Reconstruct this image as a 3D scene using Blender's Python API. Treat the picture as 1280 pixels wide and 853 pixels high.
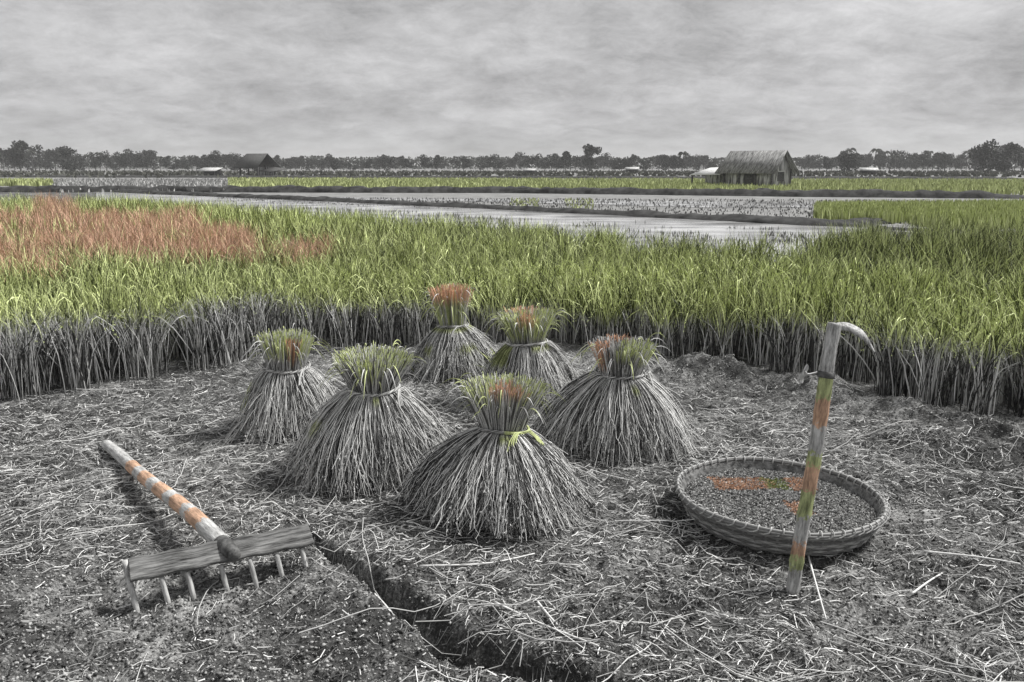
import bpy, bmesh, math, random
import numpy as np
from mathutils import Vector, Matrix, Euler
for o in list(bpy.data.objects): bpy.data.objects.remove(o)
scene = bpy.context.scene
R = math.radians
rng = np.random.default_rng(7)
random.seed(7)

# ------------------------------------------------------------------ camera
CAM_H, PITCH, FPX = 1.6, R(12.4), 1000.0
cam_d = bpy.data.cameras.new("camera"); cam = bpy.data.objects.new("camera", cam_d)
scene.collection.objects.link(cam); scene.camera = cam
cam.location = (0, 0, CAM_H); cam.rotation_euler = (R(90) - PITCH, 0, 0)
cam_d.sensor_width = 36; cam_d.lens = 36 * FPX / 1280; cam_d.clip_start = .05; cam_d.clip_end = 6000

# ------------------------------------------------------------------ sky, sun, exposure
SUN_EL, SUN_AZ = R(50), R(68)      # the sun stands high on the right, a little beyond the sheaves
w = bpy.data.worlds.new("World"); scene.world = w; w.use_nodes = True
nt = w.node_tree; N = nt.nodes; L = nt.links
for n in list(N): N.remove(n)
out = N.new('ShaderNodeOutputWorld'); bg = N.new('ShaderNodeBackground'); L.new(bg.outputs[0], out.inputs[0])
bg.inputs['Strength'].default_value = .050
sky = N.new('ShaderNodeTexSky'); sky.sky_type = 'NISHITA'; sky.sun_disc = False
sky.sun_elevation = SUN_EL; sky.sun_rotation = SUN_AZ; sky.dust_density = 3
bw = N.new('ShaderNodeRGBToBW'); L.new(sky.outputs[0], bw.inputs[0])
tc = N.new('ShaderNodeTexCoord'); sep = N.new('ShaderNodeSeparateXYZ'); L.new(tc.outputs['Generated'], sep.inputs[0])
def mth(op, a, b=None, c=None):
    m = N.new('ShaderNodeMath'); m.operation = op
    for i, v in enumerate((a, b, c)):
        if v is None: continue
        if isinstance(v, (int, float)): m.inputs[i].default_value = v
        else: L.new(v, m.inputs[i])
    return m.outputs[0]
zz = mth('ADD', mth('MAXIMUM', sep.outputs['Z'], 0.0), .26)
cx, cy = mth('DIVIDE', sep.outputs['X'], zz), mth('DIVIDE', sep.outputs['Y'], zz)
comb = N.new('ShaderNodeCombineXYZ'); L.new(cx, comb.inputs[0]); L.new(cy, comb.inputs[1])
def cloud(scale, detail, rough, dist):
    n = N.new('ShaderNodeTexNoise'); n.inputs['Scale'].default_value = scale; n.inputs['Detail'].default_value = detail
    n.inputs['Roughness'].default_value = rough; n.inputs['Distortion'].default_value = dist
    L.new(comb.outputs[0], n.inputs['Vector']); return n.outputs['Fac']
c1 = cloud(1.5, 5, .55, .15); c2 = cloud(6.5, 12, .8, .3)
cf = mth('ADD', mth('MULTIPLY', mth('SUBTRACT', c1, .5), 1.45), mth('MULTIPLY', mth('SUBTRACT', c2, .5), 1.35))
cf = mth('ADD', cf, 1.0)
low = mth('POWER', mth('SUBTRACT', 1.0, mth('MINIMUM', mth('MAXIMUM', sep.outputs['Z'], 0.0), 1.0)), 10.0)
base = mth('ADD', mth('MULTIPLY', bw.outputs[0], .06), mth('MULTIPLY_ADD', low, .15, 2.62))
val = mth('MULTIPLY', base, cf)
crgb = N.new('ShaderNodeCombineColor')
L.new(val, crgb.inputs[0]); L.new(val, crgb.inputs[1]); L.new(mth('MULTIPLY', val, 1.012), crgb.inputs[2])
L.new(crgb.outputs[0], bg.inputs['Color'])
sd = bpy.data.lights.new("sun", 'SUN'); sun = bpy.data.objects.new("sun", sd); scene.collection.objects.link(sun)
sd.energy = 1.5; sd.angle = R(10); sd.color = (1, .985, .96)
sdir = Vector((math.cos(SUN_EL) * math.sin(SUN_AZ), math.cos(SUN_EL) * math.cos(SUN_AZ), math.sin(SUN_EL)))
sun.rotation_euler = sdir.to_track_quat('Z', 'Y').to_euler()
vs = scene.view_settings; vs.view_transform = 'Standard'; vs.look = 'None'; vs.gamma = 1; vs.exposure = 1.85

# ------------------------------------------------------------------ numbers and noise
def P(px, py, z=0.0):
    """the point of the place that the picture shows at a pixel, at height z"""
    cp, sp = math.cos(PITCH), math.sin(PITCH)
    a, b = (px - 640) / FPX, -(py - 426.5) / FPX
    d = np.array([a, cp + b * sp, -sp + b * cp])
    t = (z - CAM_H) / d[2]
    return np.array([d[0] * t, d[1] * t, z])
def PY(px, py, Y):
    """the point at a pixel, at distance Y along the ground"""
    cp, sp = math.cos(PITCH), math.sin(PITCH)
    a, b = (px - 640) / FPX, -(py - 426.5) / FPX
    d = np.array([a, cp + b * sp, -sp + b * cp]); t = Y / d[1]
    return np.array([d[0] * t, Y, CAM_H + d[2] * t])
def hsh(ix, iy, s):
    n = (ix.astype(np.int64) * 374761393 + iy.astype(np.int64) * 668265263 + s * 974634777) & 0x7fffffff
    n = ((n ^ (n >> 13)) * 1274126177) & 0x7fffffff
    return ((n ^ (n >> 16)) & 0xffff) / 65535.0
def vn(x, y, s=0):
    x = np.asarray(x, float); y = np.asarray(y, float)
    ix, iy = np.floor(x), np.floor(y); fx, fy = x - ix, y - iy
    fx = fx * fx * (3 - 2 * fx); fy = fy * fy * (3 - 2 * fy)
    a, b, c, d = hsh(ix, iy, s), hsh(ix + 1, iy, s), hsh(ix, iy + 1, s), hsh(ix + 1, iy + 1, s)
    return (a * (1 - fx) + b * fx) * (1 - fy) + (c * (1 - fx) + d * fx) * fy
def fbm(x, y, o=4, s=0):
    v, a, t = 0, 1, 0
    for i in range(o): v = v + a * vn(x, y, s + i); t += a; a *= .5; x = x * 2.03 + 7.1; y = y * 2.03 + 3.3
    return v / t
def seg_d(x, y, poly):
    """distance to a polyline, and the side (+ = left of its direction)"""
    best = np.full(np.shape(x), 1e9); side = np.zeros(np.shape(x))
    for (ax, ay), (bx, by) in zip(poly[:-1], poly[1:]):
        dx, dy = bx - ax, by - ay; t = np.clip(((x - ax) * dx + (y - ay) * dy) / (dx * dx + dy * dy), 0, 1)
        d = np.hypot(x - ax - t * dx, y - ay - t * dy); m = d < best
        best = np.where(m, d, best); side = np.where(m, np.sign(dx * (y - ay) - dy * (x - ax)), side)
    return best, side

# where the cut ground ends and the standing rice begins, left to right
EDGE = [P(*p)[:2] for p in [(0, 503), (70, 500), (130, 486), (230, 470), (310, 452), (380, 442), (470, 436), (560, 430), (640, 428),
        (720, 432), (800, 440), (880, 452), (960, 466), (1040, 478), (1110, 496), (1190, 516), (1280, 526)]]
EDGE = [(-9.0, EDGE[0][1] - .3)] + EDGE + [(9.0, EDGE[-1][1] - .1)]
EX, EY = np.array([e[0] for e in EDGE]), np.array([e[1] for e in EDGE])
def edge_y(x): return np.interp(x, EX, EY)
# far side of the standing rice (its tops at .75 m)
FARE = [P(*p, .66)[:2] for p in [(180, 243), (420, 257), (640, 271), (860, 288), (1000, 294), (1045, 284), (1140, 276), (1290, 270)]]
FX, FY = np.array([e[0] for e in FARE]), np.array([e[1] for e in FARE])
def far_y(x):
    v = np.interp(x, FX, FY)
    return np.where(x < FX[0], FY[0] + (FX[0] - x) * .15, v)
TRENCH = [P(*p)[:2] for p in [(375, 664), (425, 705), (475, 735), (510, 765), (545, 792), (560, 820), (640, 840), (740, 860), (800, 900)]]
BKX, BKY = P(972, 618, .115)[:2]
def gh(x, y):
    x = np.asarray(x, float); y = np.asarray(y, float)
    near = np.clip(1 - (y - 9) / 6, 0, 1)
    h = .05 * (fbm(x * .9, y * .9, 2, 1) - .5)
    h = h + near * (.030 * (fbm(x * 4, y * 4, 3, 11) - .5))
    cl = np.abs(fbm(x * 11, y * 11, 2, 21) - .5) * 2
    m = np.exp(-(np.hypot(x - BKX, y - BKY) / .42) ** 6); h = h * (1 - .9 * m)
    h = h + near * (.040 * (.35 - cl)) * (1 - m)
    h = h + near * 0.016 * (vn(x * 34, y * 34, 31) - .5) + near * .006 * (vn(x * 75, y * 75, 32) - .5)
    # furrow, its near left side a little higher
    wob = .10 * (fbm(x * 4, y * 4, 2, 40) - .5) + .05 * (fbm(x * 15, y * 15, 2, 43) - .5)
    d, s = seg_d(x + wob, y - wob, TRENCH)
    wdt = .022 + .065 * vn(x * 2.5, y * 2.5, 41)
    wdt = wdt * np.interp(x, [TRENCH[0][0], TRENCH[2][0], TRENCH[4][0]], [.35, .75, 1.1])
    h = h - (.14 + .16 * vn(x * 3.3, y * 3.3, 42)) * np.exp(-(d / wdt) ** 3) * near
    h = h + np.where(s < 0, .03, 0) * np.exp(-(d / .5) ** 2) * near
    # low clods and hollows to the right, along the standing rice
    e = edge_y(x) - y
    bank = np.exp(-((e - .45) / .30) ** 2) * near * np.clip((x + .2) * .8, 0, 1)
    h = h + bank * (.04 + .30 * (fbm(x * 4.2, y * 4.2, 3, 50) - .42))
    m = P(1150, 555); h = h + .09 * np.exp(-(((x - m[0]) / .32) ** 2 + ((y - m[1]) / .16) ** 2))
    m = P(1215, 578); h = h - .07 * np.exp(-(((x - m[0]) / .35) ** 2 + ((y - m[1]) / .12) ** 2))
    # paddies beyond lie lower
    f = np.clip((y - far_y(x) - .2) / 1.2, 0, 1)
    h = h * (1 - f) + f * (-.16)
    return h

# ------------------------------------------------------------------ scene graph helpers
COL = scene.collection
def tag(o, label=None, cat=None, group=None, kind=None):
    if label: o['label'] = label
    if cat: o['category'] = cat
    if group: o['group'] = group
    if kind: o['kind'] = kind
    return o
def empty(name, loc, rz=0):
    o = bpy.data.objects.new(name, None); COL.objects.link(o); o.location = Vector([float(v) for v in loc]); o.rotation_euler = (0, 0, rz)
    o.empty_display_size = .1; return o
def link(me, name, mat, parent=None, smooth=False):
    o = bpy.data.objects.new(name, me); COL.objects.link(o); me.materials.append(mat)
    if smooth: me.polygons.foreach_set('use_smooth', [True] * len(me.polygons))
    if parent is not None: o.parent = parent
    return o
def mesh_np(name, V, F, C=None):
    """V (n,3); F (m,k) all faces of one size, or a list of such arrays"""
    Fs = F if isinstance(F, list) else [F]
    me = bpy.data.meshes.new(name); V = np.ascontiguousarray(V, dtype=np.float32)
    me.vertices.add(len(V)); me.vertices.foreach_set('co', V.ravel())
    loops = np.concatenate([f.ravel() for f in Fs]).astype(np.int32)
    starts, o = [], 0
    for f in Fs: starts.append(o + np.arange(len(f)) * f.shape[1]); o += f.size
    starts = np.concatenate(starts).astype(np.int32)
    me.loops.add(len(loops)); me.polygons.add(len(starts))
    me.polygons.foreach_set('loop_start', starts); me.loops.foreach_set('vertex_index', loops)
    me.update(calc_edges=True)
    if C is not None:
        a = me.color_attributes.new('Col', 'FLOAT_COLOR', 'POINT')
        c = np.ones((len(V), 4), np.float32); c[:, :3] = C; a.data.foreach_set('color', c.ravel())
    return me
def strands(Pt, Rd, k, C, rs=None):
    """Pt (n,s,3) centre lines, Rd (n,s) radii, k sides (2 = flat leaf), C (n,s,3) colours -> V,F,C"""
    rs = rs or rng
    n, s, _ = Pt.shape
    T = np.gradient(Pt, axis=1); T /= np.linalg.norm(T, axis=2, keepdims=True) + 1e-9
    ref = rs.normal(size=(n, 1, 3)); ref = np.repeat(ref, s, 1)
    U = np.cross(T, ref); U /= np.linalg.norm(U, axis=2, keepdims=True) + 1e-9
    W = np.cross(T, U)
    idx = np.arange(n * s * k).reshape(n, s, k)
    if k == 2:
        V = np.stack([Pt + U * Rd[..., None], Pt - U * Rd[..., None]], 2)
        F = np.stack([idx[:, :-1, 0], idx[:, :-1, 1], idx[:, 1:, 1], idx[:, 1:, 0]], -1).reshape(-1, 4)
    else:
        V = np.stack([Pt + (U * math.cos(a) + W * math.sin(a)) * Rd[..., None] for a in [2 * math.pi * j / k for j in range(k)]], 2)
        nx = np.roll(idx, -1, axis=2)
        F = np.stack([idx[:, :-1], nx[:, :-1], nx[:, 1:], idx[:, 1:]], -1).reshape(-1, 4)
    return V.reshape(-1, 3), F, np.repeat(C, k, 1).reshape(-1, 3) if False else np.broadcast_to(C[:, :, None, :], (n, s, k, 3)).reshape(-1, 3)
def merge(parts):
    Vs, Fs, Cs, o = [], [], [], 0
    for V, F, C in parts: Vs.append(V); Fs.append(F + o); Cs.append(C); o += len(V)
    return np.concatenate(Vs), np.concatenate(Fs), np.concatenate(Cs)
def grains(Pc, size, D, C):
    """small elongated grains (two crossed tapered faces each): centres, half length, direction"""
    n = len(Pc); D = D / (np.linalg.norm(D, axis=1, keepdims=True) + 1e-9)
    ref = rng.normal(size=(n, 3)); U = np.cross(D, ref); U /= np.linalg.norm(U, axis=1, keepdims=True) + 1e-9; W = np.cross(D, U)
    s = np.asarray(size)[:, None] if np.ndim(size) else size
    q = s * .42
    V = np.stack([Pc - D * s, Pc + U * q, Pc + D * s, Pc - U * q, Pc + W * q, Pc - W * q], 1)
    i = np.arange(n)[:, None] * 6
    F = np.concatenate([i + np.array(t) for t in [(0, 1, 2, 3), (0, 4, 2, 5)]])
    return V.reshape(-1, 3), F, np.broadcast_to(C[:, None, :], (n, 6, 3)).reshape(-1, 3)
def tube(path, rad, sides=12, cap=True, lump=0, seed=0):
    """one round solid along a path, closed at both ends; returns V, [F4, Fcaps]"""
    path = np.array(path, float); s = len(path); rad = np.broadcast_to(rad, (s,)).astype(float)
    T = np.gradient(path, axis=0); T /= np.linalg.norm(T, axis=1, keepdims=True)
    ref = np.array([.3, .2, 1.]) if abs(T[0][2]) < .8 else np.array([1., .1, 0])
    V = []
    rr = np.random.default_rng(seed)
    for i in range(s):
        U = np.cross(T[i], ref); U /= np.linalg.norm(U); W = np.cross(T[i], U)
        for j in range(sides):
            a = 2 * math.pi * j / sides; r = rad[i] * (1 + lump * rr.normal())
            V.append(path[i] + (U * math.cos(a) + W * math.sin(a)) * r)
    idx = np.arange(s * sides).reshape(s, sides); nx = np.roll(idx, -1, 1)
    F = np.stack([idx[:-1], nx[:-1], nx[1:], idx[1:]], -1).reshape(-1, 4)
    caps = np.stack([idx[0][::-1], idx[-1]])
    return np.array(V), [F, caps]
def smooth_path(pts, n=12):
    pts = np.array(pts, float); t = np.linspace(0, len(pts) - 1, n); o = []
    for v in t:
        i = min(int(v), len(pts) - 2); f = v - i
        p0, p1, p2, p3 = pts[max(i - 1, 0)], pts[i], pts[i + 1], pts[min(i + 2, len(pts) - 1)]
        o.append(.5 * ((2 * p1) + (-p0 + p2) * f + (2 * p0 - 5 * p1 + 4 * p2 - p3) * f * f + (-p0 + 3 * p1 - 3 * p2 + p3) * f ** 3))
    return np.array(o)
def board(bm_pts_lo, bm_pts_hi):
    """prism between two outlines of equal count"""
    n = len(bm_pts_lo); V = np.array(list(bm_pts_lo) + list(bm_pts_hi), float)
    F4 = np.array([(i, (i + 1) % n, (i + 1) % n + n, i + n) for i in range(n)]); 
    return V, F4, np.array([tuple(range(n))[::-1], tuple(range(n, 2 * n))])
def box_mesh(name, x0, x1, y0, y1, z0, z1, bev=0):
    bm = bmesh.new(); bmesh.ops.create_cube(bm, size=1)
    for v in bm.verts: v.co = ((x0 + x1) / 2 + v.co.x * (x1 - x0), (y0 + y1) / 2 + v.co.y * (y1 - y0), (z0 + z1) / 2 + v.co.z * (z1 - z0))
    if bev: bmesh.ops.bevel(bm, geom=bm.edges[:], offset=bev, segments=2, affect='EDGES')
    me = bpy.data.meshes.new(name); bm.to_mesh(me); bm.free(); return me

# ------------------------------------------------------------------ materials
def new_mat(name, rough=.8):
    m = bpy.data.materials.new(name); m.use_nodes = True; b = m.node_tree.nodes['Principled BSDF']
    b.inputs['Roughness'].default_value = rough; b.inputs['Specular IOR Level'].default_value = .25
    return m, m.node_tree.nodes, m.node_tree.links, b
def vcol_mat(name, rough=.7, amp=.25, scale=60, trans=0):
    m, n, l, b = new_mat(name, rough)
    a = n.new('ShaderNodeAttribute'); a.attribute_name = 'Col'
    t = n.new('ShaderNodeTexNoise'); t.inputs['Scale'].default_value = scale; t.inputs['Detail'].default_value = 3
    g = n.new('ShaderNodeNewGeometry'); l.new(g.outputs['Position'], t.inputs['Vector'])
    r = n.new('ShaderNodeMapRange'); r.inputs['To Min'].default_value = 1 - amp; r.inputs['To Max'].default_value = 1 + amp
    l.new(t.outputs['Fac'], r.inputs['Value'])
    v = n.new('ShaderNodeVectorMath'); v.operation = 'SCALE'; l.new(a.outputs['Color'], v.inputs[0]); l.new(r.outputs[0], v.inputs['Scale'])
    l.new(v.outputs[0], b.inputs['Base Color'])
    return m
def noise_mat(name, c0, c1, scale, rough=.85, bump=.3, stretch=(1, 1, 1), detail=6, bscale=None, obj=True, lo=.35, hi=.65, spec=.25):
    m, n, l, b = new_mat(name, rough); b.inputs['Specular IOR Level'].default_value = spec
    tc = n.new('ShaderNodeTexCoord'); mp = n.new('ShaderNodeMapping'); mp.inputs['Scale'].default_value = stretch
    l.new(tc.outputs['Object'], mp.inputs[0])
    t = n.new('ShaderNodeTexNoise'); t.inputs['Scale'].default_value = scale; t.inputs['Detail'].default_value = detail; t.inputs['Roughness'].default_value = .65
    l.new(mp.outputs[0], t.inputs['Vector'])
    r = n.new('ShaderNodeValToRGB'); r.color_ramp.elements[0].position = lo; r.color_ramp.elements[1].position = hi
    r.color_ramp.elements[0].color = (*c0, 1); r.color_ramp.elements[1].color = (*c1, 1)
    l.new(t.outputs['Fac'], r.inputs[0]); l.new(r.outputs[0], b.inputs['Base Color'])
    if bump:
        t2 = n.new('ShaderNodeTexNoise'); t2.inputs['Scale'].default_value = bscale or scale * 2; t2.inputs['Detail'].default_value = 5
        l.new(mp.outputs[0], t2.inputs['Vector'])
        bp = n.new('ShaderNodeBump'); bp.inputs['Strength'].default_value = bump; bp.inputs['Distance'].default_value = .01
        l.new(t2.outputs['Fac'], bp.inputs['Height']); l.new(bp.outputs[0], b.inputs['Normal'])
    return m
G = lambda v: (v, v, v * .985)
GREY = lambda a: np.stack([a, a, a * .985], -1)
GREEN_HI, GREEN_MID, GREEN_LO = np.array([.61, .67, .32]), np.array([.20, .235, .075]), np.array([.018, .024, .004])
ORANGE = np.array([.70, .44, .30])
M_straw = vcol_mat('straw', .6, .3, 90)
M_rice = vcol_mat('rice_leaf', .55, .2, 14)
M_soil = None
def soil():
    m, n, l, b = new_mat('soil', .95); b.inputs['Specular IOR Level'].default_value = .15
    g = n.new('ShaderNodeNewGeometry')
    def noise(sc, dt, ro=.6):
        t = n.new('ShaderNodeTexNoise'); t.inputs['Scale'].default_value = sc; t.inputs['Detail'].default_value = dt; t.inputs['Roughness'].default_value = ro
        l.new(g.outputs['Position'], t.inputs['Vector']); return t.outputs['Fac']
    a, c, f = noise(.9, 5), noise(7, 6, .7), noise(70, 6, .75)
    def mt(op, x, y):
        q = n.new('ShaderNodeMath'); q.operation = op
        for i, v in enumerate((x, y)):
            if isinstance(v, (int, float)): q.inputs[i].default_value = v
            else: l.new(v, q.inputs[i])
        return q.outputs[0]
    s = mt('ADD', mt('MULTIPLY', a, .30), mt('ADD', mt('MULTIPLY', c, .30), mt('MULTIPLY', f, .40)))
    r = n.new('ShaderNodeValToRGB'); e = r.color_ramp.elements
    e[0].position = .38; e[0].color = (*G(.012), 1); e[1].position = .60; e[1].color = (*G(.44), 1)
    k = e.new(.5); k.color = (*G(.085), 1)
    l.new(s, r.inputs[0]); l.new(r.outputs[0], b.inputs['Base Color'])
    bp = n.new('ShaderNodeBump'); bp.inputs['Strength'].default_value = .9; bp.inputs['Distance'].default_value = .012
    l.new(mt('ADD', f, mt('MULTIPLY', c, .8)), bp.inputs['Height']); l.new(bp.outputs[0], b.inputs['Normal'])
    return m
M_soil = soil()
M_mud = noise_mat('mud', G(.10), G(.34), .9, .8, .4, (1, 5, 1), 8, 6)
M_bank = noise_mat('bank_earth', G(.015), G(.07), 2.5, .95, .6, (1, 1, 1), 6, 8)
M_wood = noise_mat('old_board', G(.015), G(.24), 9, .8, .5, (1, 9, 9), 8, 20)
M_tooth = noise_mat('tooth_wood', G(.25), G(.6), 9, .8, .4, (5, 5, 1), 6, 20)
M_iron = noise_mat('iron', G(.03), G(.16), 30, .55, .3)
M_steel = noise_mat('worn_steel', G(.10), G(.55), 45, .4, .4)
M_dark = noise_mat('dark_wood', G(.03), G(.12), 10, .85, .4)
M_roof = noise_mat('old_roofing', G(.05), G(.36), 2, .85, .3, (6, 1, 1), 6, 10)
M_pale = noise_mat('pale_sheet', G(.3), G(.7), 2, .6, .1)
M_wallplank = noise_mat('wall_planks', G(.05), G(.62), 2.2, .85, .3, (3, 3, .4), 6, 8, lo=.38, hi=.6)
M_trunk = noise_mat('bark', G(.03), G(.12), 3, .9, .4)
M_crown = vcol_mat('tree_leaf', .7, .35, .8)
M_twine = noise_mat('twisted_straw', G(.3), G(.75), 60, .7, .5, (1, 1, 4))
M_weave = noise_mat('bamboo_strip', G(.04), G(.26), 30, .6, .4)
M_rim = noise_mat('bamboo_rim', G(.25), G(.62), 30, .6, .4)
def water_mat():
    m, n, l, b = new_mat('shallow_water', .12)
    tt = n.new('ShaderNodeTexNoise'); tt.inputs['Scale'].default_value = .45; tt.inputs['Detail'].default_value = 8; tr = n.new('ShaderNodeMapRange'); tr.inputs['From Min'].default_value = .35; tr.inputs['From Max'].default_value = .65; tr.inputs['To Min'].default_value = .16; tr.inputs['To Max'].default_value = .72
    b.inputs['Specular IOR Level'].default_value = .9
    g = n.new('ShaderNodeNewGeometry'); mp = n.new('ShaderNodeMapping'); mp.inputs['Scale'].default_value = (1, 2, 1); l.new(g.outputs['Position'], mp.inputs[0])
    l.new(mp.outputs[0], tt.inputs['Vector']); l.new(tt.outputs['Fac'], tr.inputs['Value']); l.new(tr.outputs[0], b.inputs['Base Color'])
    t = n.new('ShaderNodeTexNoise'); t.inputs['Scale'].default_value = 2.2; t.inputs['Detail'].default_value = 4; l.new(mp.outputs[0], t.inputs['Vector'])
    bp = n.new('ShaderNodeBump'); bp.inputs['Strength'].default_value = .3; bp.inputs['Distance'].default_value = .03
    l.new(t.outputs['Fac'], bp.inputs['Height']); l.new(bp.outputs[0], b.inputs['Normal'])
    return m
M_water = water_mat()

# ------------------------------------------------------------------ ground, one sheet to the horizon
def axis(fine0, fine1, step, end0, end1, g=1.13):
    a = list(np.arange(fine0, fine1, step)); s = step; v = fine1
    while v < end1: a.append(v); s *= g; v += s
    a.append(end1); b = []; s = step; v = fine0 - step
    while v > end0: b.append(v); s *= g; v -= s
    b.append(end0); return np.array(b[::-1] + a)
gx = axis(-3.2, 3.3, .0125, -2500, 2500, 1.06)
ya = [1.5]; s = .0105
while ya[-1] < 5.2: ya.append(ya[-1] + s)
while ya[-1] < 60: s = min(s * 1.025, .5); ya.append(ya[-1] + s)
while ya[-1] < 4500: s *= 1.1; ya.append(ya[-1] + s)
yb = [1.5 - .05]; s = .05
while yb[-1] > -200: s *= 1.25; yb.append(yb[-1] - s)
gy = np.array(yb[::-1] + ya)
X, Y = np.meshgrid(gx, gy); Z = gh(X, Y)
nxg, nyg = len(gx), len(gy); I = np.arange(nxg * nyg).reshape(nyg, nxg)
F = np.stack([I[:-1, :-1], I[:-1, 1:], I[1:, 1:], I[1:, :-1]], -1).reshape(-1, 4)
g = link(mesh_np('ground', np.stack([X, Y, Z], -1).reshape(-1, 3), F), 'ground', M_soil, smooth=True); g['kind'] = 'structure'

def band(name, top, bot, z, mat, x0=-60, x1=1340, n=160, wob=0, seed=0, h=0, kind='structure', label=None, cat=None):
    """a strip of the plain between two picture lines (each a list of px,py); h > 0 gives it a humped, uneven top"""
    pxs = np.linspace(x0, x1, n)
    tp = np.interp(pxs, [p[0] for p in top], [p[1] for p in top]); bt = np.interp(pxs, [p[0] for p in bot], [p[1] for p in bot])
    rows = []
    K = 6
    for k in range(K):
        f = k / (K - 1); row = []
        for i, px in enumerate(pxs):
            a = P(px, tp[i], z); b = P(px, bt[i], z); q = b * (1 - f) + a * f
            jit = (vn(np.array(i * .35), np.array(seed + k * 9.), seed) - .5) * wob * (b - a if 0 < k < K - 1 or wob else 0)
            q = q + jit
            q[2] = z + (h * math.sin(math.pi * f) ** .6 * (.6 + .8 * float(vn(np.array(i * .6), np.array(k * 1.3), seed + 5))) if h else 0)
            row.append(q)
        rows.append(row)
    V = np.array(rows).reshape(-1, 3); I = np.arange(K * n).reshape(K, n)
    F = np.stack([I[:-1, :-1], I[:-1, 1:], I[1:, 1:], I[1:, :-1]], -1).reshape(-1, 4)
    o = link(mesh_np(name, V, F), name, mat, smooth=True); o['kind'] = kind
    return o
# mud flat, water, dykes
band('mud_flat', [(-60, 224), (1340, 226)], [(-60, 238), (180, 242), (640, 263), (1130, 285), (1340, 292)], -.14, M_mud, seed=3)
band('far_field', [(-60, 211.5), (1340, 211.5)], [(-60, 224), (1340, 226)], -.13, M_mud, seed=4)
band('water', [(120, 240), (640, 262), (1130, 283), (1200, 285)], [(120, 262), (640, 330), (900, 350), (1200, 350)], -.10, M_water, x0=120, x1=1085, seed=5)
band('water', [(280, 245), (640, 249), (1060, 254)], [(280, 247), (640, 253), (900, 260), (1060, 260)], -.125, M_water, x0=280, x1=1060, seed=6)
def bank(pix, hgt, wid, seed=0, zb=-.16):
    """an earth dyke: a lumpy ridge along a line of the plain"""
    pts = np.array([P(*p, -.1) for p in pix]); t = np.linspace(0, 1, 420)
    cum = np.concatenate([[0], np.cumsum(np.linalg.norm(np.diff(pts, axis=0), axis=1))]); cum /= cum[-1]
    c = np.stack([np.interp(t, cum, pts[:, i]) for i in range(3)], 1)
    T = np.gradient(c, axis=0); T /= np.linalg.norm(T, axis=1, keepdims=True); S = np.stack([-T[:, 1], T[:, 0], T[:, 2] * 0], 1)
    prof = [(-1, 0), (-.75, .55), (-.35, .95), (.1, 1), (.5, .8), (.8, .45), (1, 0)]; rows = []
    for k, (u, v) in enumerate(prof):
        nz = fbm(c[:, 0] * 1.3 + k * 3, c[:, 1] * 1.3, 3, seed + k)
        q = c + S * (wid * u * (.75 + .5 * nz))[:, None]; q[:, 2] = zb - .03 + v * hgt * (.6 + .8 * nz) * np.clip(np.minimum(t, 1 - t) * 14, .05, 1); rows.append(q)
    V = np.array(rows).reshape(-1, 3); I = np.arange(V.shape[0]).reshape(len(prof), 420)
    F = np.stack([I[:-1, :-1], I[:-1, 1:], I[1:, 1:], I[1:, :-1]], -1).reshape(-1, 4)
    o = link(mesh_np('earth_bank', V, F), 'earth_bank', M_bank, smooth=True); o['kind'] = 'structure'; return o
bank([(120, 238.5), (300, 246), (640, 262), (900, 275), (1010, 281), (1200, 286)], .24, .55, 60)
bank([(-80, 239), (200, 239.5), (640, 240.5), (1000, 245), (1350, 248)], .42, .7, 70)
bank([(-80, 221.5), (1350, 224)], .35, 1.2, 80)
bank([(850, 272), (960, 276), (1060, 279), (1110, 277)], .2, .6, 90)

# ------------------------------------------------------------------ green strips of rice on the far plain
def tufts(name, label, poly_top, poly_bot, x0, x1, n, hgt, wid, seed, green=1.0, zb=-.15, cat='rice strip'):
    r = np.random.default_rng(seed)
    px = r.uniform(x0, x1, n); f = r.uniform(0, 1, n) ** .8
    tp = np.interp(px, [p[0] for p in poly_top], [p[1] for p in poly_top]); bt = np.interp(px, [p[0] for p in poly_bot], [p[1] for p in poly_bot])
    # uniform over the ground between the two lines
    def dist(py): 
        b = -(py - 426.5) / FPX; dz = -math.sin(PITCH) + b * math.cos(PITCH); return -CAM_H / dz
    d0, d1 = dist(bt), dist(tp); t = d0 + (d1 - d0) * f
    a = (px - 640) / FPX; x = a * t; y = t * (math.cos(PITCH))
    if name == 'water_weeds':
        keep = fbm(x * .9, y * .9, 3, 88) > .53; x, y = x[keep], y[keep]; n = len(x)
    S = 4
    hh = hgt * r.uniform(.7, 1.15, n); lean = r.normal(0, .12, (n, 2)) * hh[:, None]
    u = np.linspace(0, 1, S)
    Pt = np.zeros((n, S, 3)); Pt[..., 0] = x[:, None] + lean[:, :1] * u ** 2; Pt[..., 1] = y[:, None] + lean[:, 1:] * u ** 2; Pt[..., 2] = zb + hh[:, None] * u
    Rd = wid * .55 * r.uniform(.6, 1.4, (n, 1)) * np.array([.9, 1, .7, .05])
    k = r.uniform(0, 1, (n, 1, 1))
    C = (GREEN_MID * .9 * (1 - k) + GREEN_HI * 1.05 * k) * np.ones((1, S, 1))
    if name in ('stubble', 'water_weeds'): C = C * (.2 if hgt > .4 else .34)
    if green < 1: C = C * green + (1 - green) * GREY(C.mean(-1))
    rs_ = np.random.default_rng(seed + 1)
    V, F, C = strands(Pt, Rd, 2, C, rs_)
    o = link(mesh_np(name, V, F, C), name, M_rice); tag(o, label, cat, kind='stuff'); return o
tufts('rice_strip', 'bright green strip of rice across the plain behind the pale wet field', [(-60, 225), (1350, 225)], [(-60, 229), (640, 238), (1350, 241)], -70, 90, 2500, .45, .13, 1, 1)
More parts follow.
